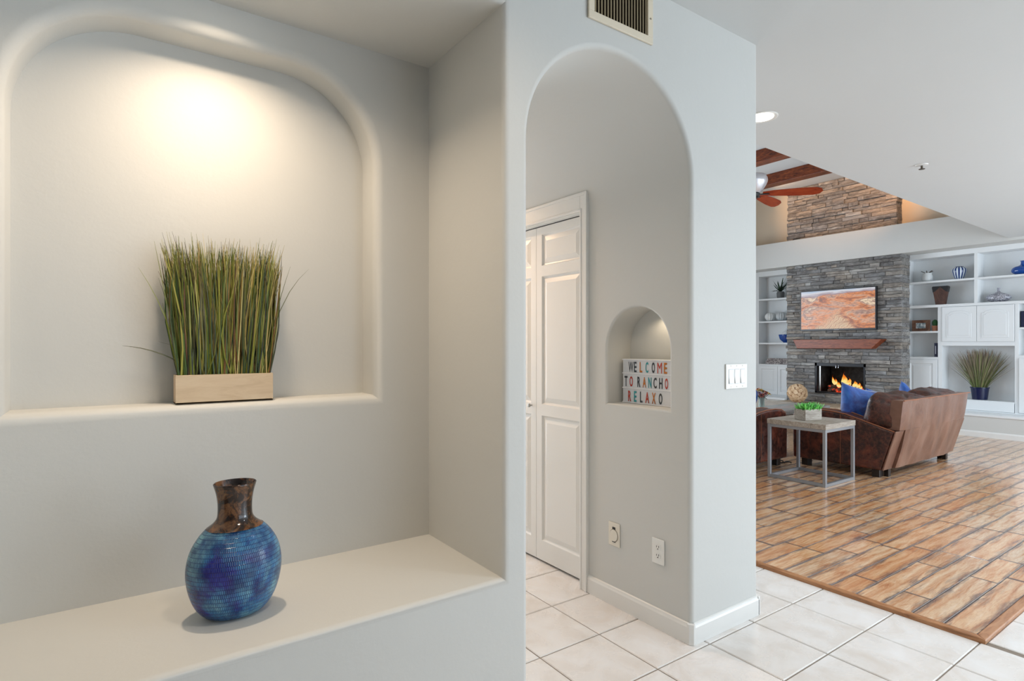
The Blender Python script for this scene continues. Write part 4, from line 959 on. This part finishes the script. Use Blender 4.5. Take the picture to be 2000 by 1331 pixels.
t = thing('book', 'thick dark navy book at the right edge of the picture', 'book', (10.45, 2.424, 1.556), local=True)
MB().box(-.07, .09, -.030, .030, 0, .225).build('cover', BOOKN, t, bevel=.002); MB().box(-.066, .094, -.026, .026, .003, .2265).build('pages', PLASTIC_W, t)
# grass plant in the television niche
t = thing('grass_plant', 'bushy ornamental grass in a navy pot in the cabinet niche', 'plant', (10.50, 2.945, .504), local=True)
MB().lathe([(.090, 0), (.108, .165), (.116, .168), (.116, .182), (.104, .182), (.095, .150)], 28).build('pot', simple('navy_pot', srgb(14, 26, 66), .3), t, smooth=True)
random.seed(9); gm = MB()
for k in range(520):
    a = random.uniform(0, 2*PI); s0 = random.random()**.6; L = random.uniform(.42, .60); out = random.uniform(.02, .36)*s0
    out = out if random.random() < .9 else out*1.15
    dx, dy = math.cos(a)*out*.30, math.sin(a)*out
    dx = max(min(dx, .05), -.14); dy = max(min(dy, .30), -.36)
    hgt = math.sqrt(max(L*L-dx*dx-dy*dy, .03)); c = random.choice([srgb(86, 110, 50), srgb(112, 132, 64), srgb(70, 92, 44), srgb(128, 122, 84)])[:3]; c2 = random.choice([srgb(150, 128, 118), srgb(168, 150, 132), srgb(112, 92, 84), srgb(130, 134, 90)])[:3]
    bx_, by_ = math.cos(a)*.07*s0, math.sin(a)*.07*s0
    pts = [(bx_+dx*s**1.3, by_+dy*s**1.25, .16+hgt*s) for s in (0, .3, .6, .85, 1)]
    gm.blade(pts, .0085, (-.2, 1, 0), c, c2)
o = gm.build('grass', LEAF, t); o['kind'] = 'stuff'
# wood ball on the hearth
t = thing('wood_ball', 'ball made of pale driftwood chips on the hearth left end', 'ornament', (9.70, 5.255, .313), local=True)
random.seed(4); DW = m_wood('driftwood', srgb(172, 136, 100), srgb(216, 184, 146), srgb(236, 212, 180), .7, 14, (1, 1, 1))
DWD = simple('driftwood_dark', srgb(150, 112, 82), .8)
sp = MB().lathe([(.005 + .150*math.sin(PI*i/12), .160-.150*math.cos(PI*i/12)) for i in range(13)], 24); sp.build('core', DWD, t, smooth=True)
for k in range(64):
    ph = math.acos(1-2*(k+.5)/64); a = k*2.39996; nrm = Vector((math.sin(ph)*math.cos(a), math.sin(ph)*math.sin(a), math.cos(ph)))
    r = random.uniform(.038, .058); th = random.uniform(.008, .018); sg = 8
    mb = MB(); tt = nrm.orthogonal().normalized(); bb = nrm.cross(tt); c0 = Vector((0, 0, .163))+nrm*.146
    for hgt, sc_ in ((0, 1), (th, .8)):
        for j in range(sg):
            q = 2*PI*j/sg; rr = r*sc_*(.8+.3*random.random()); mb.v.append(tuple(c0+nrm*hgt+tt*math.cos(q)*rr+bb*math.sin(q)*rr*.8))
    mb.v = [(x, y, max(z, .001)) for x, y, z in mb.v]
    mb.f = [tuple(range(sg)), tuple(range(2*sg-1, sg-1, -1))]+[(j, (j+1) % sg, sg+(j+1) % sg, sg+j) for j in range(sg)]; mb.build('wood_chip', DW, t)

# ------------------------------------------------------------------ sofas
def soft(mb, c, hx, hy, hz, e=.45, nz=.012, seed=0, K=20, rot=None):
    """rounded cushion (superellipsoid) with soft wrinkles"""
    n = len(mb.v); sg = 2*K; sp = lambda t_, e_: math.copysign(abs(t_)**e_, t_)
    for i in range(K+1):
        ph = -PI/2+PI*i/K
        for j in range(sg):
            a = 2*PI*j/sg; p = Vector((hx*sp(math.cos(ph), e)*sp(math.cos(a), e), hy*sp(math.cos(ph), e)*sp(math.sin(a), e), hz*sp(math.sin(ph), e)))
            d = noise.noise(Vector((p.x*7+seed, p.y*7, p.z*7)))*nz+noise.noise(Vector((p.x*22+seed, p.y*22, p.z*14)))*nz*.4
            p = p*(1+d/max(p.length, .05))
            if rot is not None: p = rot @ p
            mb.v.append(tuple(Vector(c)+p))
    for i in range(K):
        for j in range(sg): mb.f.append((n+i*sg+j, n+i*sg+(j+1) % sg, n+(i+1)*sg+(j+1) % sg, n+(i+1)*sg+j))
    return mb
FEET = simple('dark_foot', srgb(30, 20, 16), .4)
PIPE = simple('leather_piping', srgb(150, 92, 62), .35)
def make_sofa(label, loc, rz, L):
    t = thing('leather_sofa', label, 'sofa', loc, rz, local=True)
    AW = .19
    prof = [(.125, .075), (.012, .462), (.18, .510), (.46, .592), (.62, .610), (.78, .612), (.90, .600), (.975, .565), (1.005, .50), (1.0, .075)]
    for x0 in (0, L-AW):
        a = MB().prism(prof, x0, x0+AW, 'x').build('arm', LEATHER, t, bevel=.018, seg=3, smooth=True)
        for xx in (x0+.012, x0+AW-.012):
            MB().tube([(xx, y, z+.002) for y, z in prof[1:9]], .006, 6).build('piping', PIPE, a, smooth=True)
        # leather strip closing the back of the arm
        st = MB(); st.v = [(x0+.002, .121, .078), (x0+AW-.002, .121, .078), (x0+AW-.002, .006, .470), (x0+.002, .006, .470), (x0+.002, .105, .078), (x0+AW-.002, .105, .078), (x0+AW-.002, -.006, .468), (x0+.002, -.006, .468)]
        st.f = [(0, 1, 2, 3), (4, 7, 6, 5), (0, 4, 5, 1), (1, 5, 6, 2), (2, 6, 7, 3), (3, 7, 4, 0)]; st.build('arm_back_strip', LEATHER_B, a, bevel=.004)
        MB().box(x0+.0 if x0 == 0 else x0+AW, (x0-.0015 if x0 == 0 else x0+AW+.0015), .50, .504, .08, .59).build('side_seam', PIPE, a)
    for y in (.15, .85):
        for x in (.03, L-.12): MB().box(x, x+.09, y, y+.07, 0, .078).build('foot', FEET, t, bevel=.004)
    for x in (.13, L-.19): MB().box(x, x+.055, .112, .15, 0, .10).build('foot', FEET, t)
    MB().box(.18, L-.18, .12, .96, .065, .26).build('base', LEATHER, t, bevel=.01)
    # back shell, narrower between the arms and spreading over them
    K = 26; mb = MB()
    def yb(z): return .075-(z-.07)*.20-.02*math.sin((z-.07)/.7*PI)
    outl = [(AW+.004, .085), (L-AW-.004, .085), (L-AW-.004, .475), (L-.055, .480), (L-.035, .765), (.035, .765), (.055, .480), (AW+.004, .475)]
    fr = []
    zz = [.085, .18, .28, .38, .475, .476, .55, .62, .69, .74, .765]
    for z in zz:
        if z <= .475: xa = AW+.004
        else: xa = .055-.02*(z-.48)/.285
        for i in range(K+1):
            x = xa+(L-2*xa)*i/K; wv_ = .006*math.sin(x*17+z*4)+.004*math.sin(x*31-z*9); rd = .012*max(0, 1-min(i, K-i)/1.2)
            fr.append((x, yb(z)+wv_*.8+rd, z))
    mb.v = fr; nr = len(zz); 
    for r_ in range(nr-1):
        for i in range(K): mb.f.append((r_*(K+1)+i, r_*(K+1)+i+1, (r_+1)*(K+1)+i+1, (r_+1)*(K+1)+i))
    m0 = len(mb.v); mb.v += [(x, y+.10, z) for x, y, z in fr]
    for r_ in range(nr-1):
        for i in range(K): mb.f.append((m0+r_*(K+1)+i, m0+(r_+1)*(K+1)+i, m0+(r_+1)*(K+1)+i+1, m0+r_*(K+1)+i+1))
    for r_ in range(nr-1):
        for i in (0, K): mb.f.append((r_*(K+1)+i, (r_+1)*(K+1)+i, m0+(r_+1)*(K+1)+i, m0+r_*(K+1)+i))
    for r_ in (0, nr-1):
        for i in range(K): mb.f.append((r_*(K+1)+i, r_*(K+1)+i+1, m0+r_*(K+1)+i+1, m0+r_*(K+1)+i))
    mb.build('back_shell', LEATHER_B, t, smooth=True, angle=60)
    MB().tube([(x, yb(.765)+.003+.004*math.sin(x*17), .765) for x in [.035+(L-.07)*i/20 for i in range(21)]], .006, 6).build('piping', PIPE, t, smooth=True)
    half = (L-.08)/2; rot = Matrix.Rotation(math.radians(-16), 3, 'X')
    for k in range(2):
        mb = MB(); soft(mb, (.04+half*(k+.5), .155, .615), half/2+.006, .165, .190, .42, .030, k*9.1, 26, Matrix.Rotation(math.radians(14), 3, 'X'))
        mb.build('back_cushion', LEATHER, t, smooth=True, angle=180)
        mb = MB(); soft(mb, (AW+(L-2*AW)*(k+.5)/2, .62, .355), (L-2*AW)/4, .36, .105, .35, .014, k*5.3, 18); mb.build('seat_cushion', LEATHER, t, smooth=True, angle=180)
    return t
make_sofa('brown leather sofa seen from behind, its back towards the open floor', (6.11, 2.36, ZP), 0, 1.79)
make_sofa('brown leather sofa facing the fireplace, its arm showing beside the pier', (5.0, 3.36+1.79, ZP), -PI/2, 1.79)

def pillow(name, loc, rot, sz, th, label):
    N = 16; mb = MB(); 
    for s in (1, -1):
        for i in range(N+1):
            for j in range(N+1):
                u, v = i/N*2-1, j/N*2-1; pin = 1-.10*(1-u*u)*abs(v)**2-.0; pin2 = 1-.10*(1-v*v)*abs(u)**2
                z = s*th*((1-u**4)*(1-v**4))**.55*(1+.22*noise.noise(Vector((u*2+loc[0], v*2, s))))
                mb.v.append((u*sz*pin2, v*sz*pin, z))
    for s in range(2):
        o_ = s*(N+1)**2
        for i in range(N):
            for j in range(N):
                q = (o_+i*(N+1)+j, o_+(i+1)*(N+1)+j, o_+(i+1)*(N+1)+j+1, o_+i*(N+1)+j+1); mb.f.append(q if s == 0 else tuple(reversed(q)))
    me = bpy.data.meshes.new(name); me.from_pydata(mb.v, [], mb.f); bm = bmesh.new(); bm.from_mesh(me)
    bmesh.ops.remove_doubles(bm, verts=bm.verts, dist=.0005); bmesh.ops.recalc_face_normals(bm, faces=bm.faces); bm.to_mesh(me); bm.free()
    me.materials.append(VELVET); me.polygons.foreach_set('use_smooth', [True]*len(me.polygons))
    o = link(name, me); o.location = loc; o.rotation_euler = rot; return tag(o, label, 'pillow', 'blue velvet pillows on the sofa')
pillow('throw_pillow', (6.47, 2.83, .640), (math.radians(76), math.radians(14), math.radians(-28)), .235, .075, 'deep blue velvet pillow leaning on the sofa arm nearest the side table')
pillow('throw_pillow', (6.86, 2.80, .620), (math.radians(66), math.radians(10), math.radians(8)), .215, .06, 'second blue velvet pillow, resting against the sofa back cushion')
pillow('throw_pillow', (7.60, 2.79, .630), (math.radians(70), math.radians(35), math.radians(12)), .200, .06, 'far blue velvet pillow, only its corner above the sofa back')

# ------------------------------------------------------------------ side table and coffee table
st = thing('side_table', 'square side table with grey wood top and open steel frame', 'table', (5.58, 2.88, ZP))
tx0, tx1, ty0, ty1 = 5.290, 5.850, 2.605, 3.165; tz = .585; FRM = simple('grey_steel_frame', srgb(150, 152, 156), .4, .5)
for a in range(4):
    y0 = ty0-.004+a*(ty1-ty0+.008)/4; MB().box(tx0-.004, tx1+.004, y0, y0+(ty1-ty0+.008)/4-.0015, tz-.048, tz).build('plank', WOOD_GREY, st, bevel=.002)
b = .028
for x in (tx0, tx1-b):
    for y in (ty0, ty1-b): MB().box(x, x+b, y, y+b, ZP, tz-.048).build('leg', FRM, st, bevel=.002)
for z0, z1 in ((ZP+.002, ZP+.030), (tz-.076, tz-.048)):
    for y in (ty0, ty1-b): MB().box(tx0+b, tx1-b, y+.001, y+b-.001, z0, z1).build('rail', FRM, st, bevel=.001)
    for x in (tx0, tx1-b): MB().box(x+.001, x+b-.001, ty0+b, ty1-b, z0, z1).build('rail', FRM, st, bevel=.001)
t = thing('succulent_planter', 'grey wooden box of bright green succulents on the side table', 'planter', (5.53, 2.89, tz+.001), math.radians(-14), local=True)
MB().box(-.105, .105, -.065, -.055, 0, .105).box(-.105, .105, .055, .065, 0, .105).box(-.105, -.095, -.055, .055, 0, .105).box(.095, .105, -.055, .055, 0, .105).box(-.1, .1, -.06, .06, 0, .08).build('planter_box', WOOD_GREY, t, bevel=.002)
random.seed(21); lf = MB()
for k in range(420):
    bx_, by_ = random.uniform(-.095, .095), random.uniform(-.055, .055); a = random.uniform(0, 2*PI); L = random.uniform(.035, .095); o_ = random.uniform(.005, .05)
    dx, dy = bx_*.3+math.cos(a)*o_, by_*.3+math.sin(a)*o_
    lf.blade([(bx_+dx*s, by_+dy*s, .082+L*s-.01*s*s) for s in (0, .4, .75, 1)], .012, (-math.sin(a), math.cos(a), 0), random.choice([srgb(84, 190, 70), srgb(128, 220, 104), srgb(48, 128, 44), srgb(170, 240, 150)])[:3])
o = lf.build('succulents', LEAF, t); o['kind'] = 'stuff'
ct = thing('coffee_table', 'large low coffee table of weathered grey planks between the sofas and the hearth', 'table', (7.45, 4.70, ZP))
for a in range(8):
    y0 = 4.05+a*1.3/8; MB().box(6.55, 8.35, y0, y0+1.3/8-.003, .395, .45).build('plank', m_wood('grey_plank%d' % a, srgb(104, 98, 92), srgb(150+random.randint(-14, 14), 148, 144), srgb(186, 186, 184), .35, 5, (1.2, 8, 8)) if a < 3 else WOOD_GREY, ct, bevel=.003)
for x in (6.62, 8.18):
    for y in (4.10, 5.20): MB().box(x, x+.1, y, y+.1, ZP, .395).build('leg', WOOD_GREY, ct, bevel=.003)
MB().box(6.60, 8.30, 4.09, 4.12, .31, .395).box(6.60, 8.30, 5.28, 5.31, .31, .395).box(6.60, 6.63, 4.12, 5.28, .31, .395).box(8.27, 8.30, 4.12, 5.28, .31, .395).build('apron', WOOD_GREY, ct)
rot_prof('blue_vase', [(.05, 0), (.065, .02), (.045, .05), (.060, .10), (.085, .20), (.075, .27), (.05, .31), (.055, .325)], (6.64, 4.20, .451), simple('blue_glaze_2', srgb(20, 70, 140), .15, 0, .7), 'tall blue glazed vase on the coffee table behind the pier edge', 'vase')
t = thing('flower_vase', 'glass vase of yellow and orange flowers on the coffee table', 'flowers', (7.15, 4.36, .451), local=True)
GL = M('vase_glass', (.75,.85,.80,1), .05); GL.b.inputs['Transmission Weight'].default_value = .7
MB().lathe([(.038, 0), (.040, .02), (.036, .12), (.045, .16), (.042, .158), (.033, .12), (.036, .02), (.03, .01)], 20).build('glass', GL.m, t, smooth=True)
stm = MB(); random.seed(8); heads = []
for k in range(14):
    a = k*2.4; r = .03+.075*math.sqrt(k/14); z = .25-.06*(k/14)+random.uniform(-.02, .02); heads.append((math.cos(a)*r, math.sin(a)*r, z)); stm.tube([(0, 0, .03), (math.cos(a)*r*.4, math.sin(a)*r*.4, .15), heads[-1]], .003, 5)
stm.build('stems', simple('stem_green', srgb(50, 92, 44), .6), t)
FC = [simple('petal_%d' % i, c, .6) for i, c in enumerate((srgb(222, 168, 48), srgb(206, 104, 34), srgb(150, 60, 50), srgb(232, 196, 90), srgb(120, 84, 120)))]; FD = simple('flower_heart', srgb(50, 30, 20), .8)
for k, h in enumerate(heads):
    mb = MB(); rr = .036 if k % 3 else .046; nrm = Vector((h[0], h[1], .10)).normalized(); tt = nrm.orthogonal().normalized(); bb = nrm.cross(tt); c0 = Vector(h)
    for j in range(10):
        q = 2*PI*j/10; d = tt*math.cos(q)+bb*math.sin(q); e = tt*math.cos(q+.3)+bb*math.sin(q+.3); e2 = tt*math.cos(q-.3)+bb*math.sin(q-.3); n = len(mb.v)
        mb.v += [tuple(c0+d*.008), tuple(c0+e*rr*.6+nrm*.006), tuple(c0+d*rr-nrm*.004), tuple(c0+e2*rr*.6+nrm*.006)]; mb.f.append((n, n+1, n+2, n+3))
    o = mb.build('flower_head', FC[k % 5], t); hb = MB(); soft(hb, c0+nrm*.004, .011, .011, .008, 1, 0, 0, 6); hb.build('flower_heart', FD, o)
lv = MB()
for k in range(26):
    a = random.uniform(0, 2*PI); L = random.uniform(.05, .10); z0 = random.uniform(.14, .20)
    lv.blade([(math.cos(a)*L*s, math.sin(a)*L*s, z0+.04*s-.05*s*s) for s in (0, .35, .7, 1)], .026, (-math.sin(a), math.cos(a), .1), random.choice([srgb(34, 84, 42), srgb(56, 110, 58), srgb(28, 66, 36)])[:3])
lv.build('leaves', LEAF, t)
# black cord lying by the sofa feet
random.seed(13); pts = []
for i in range(60):
    s = i/59; pts.append((6.03+.05*math.sin(s*19), 3.36+.35*s+.05*math.cos(s*23), ZP+.006+.014*abs(math.sin(s*31))))
tag(MB().tube(pts, .006, 6).build('extension_cord', BLACK, smooth=True), 'tangled black power cord on the floor between the two sofas', 'cord')
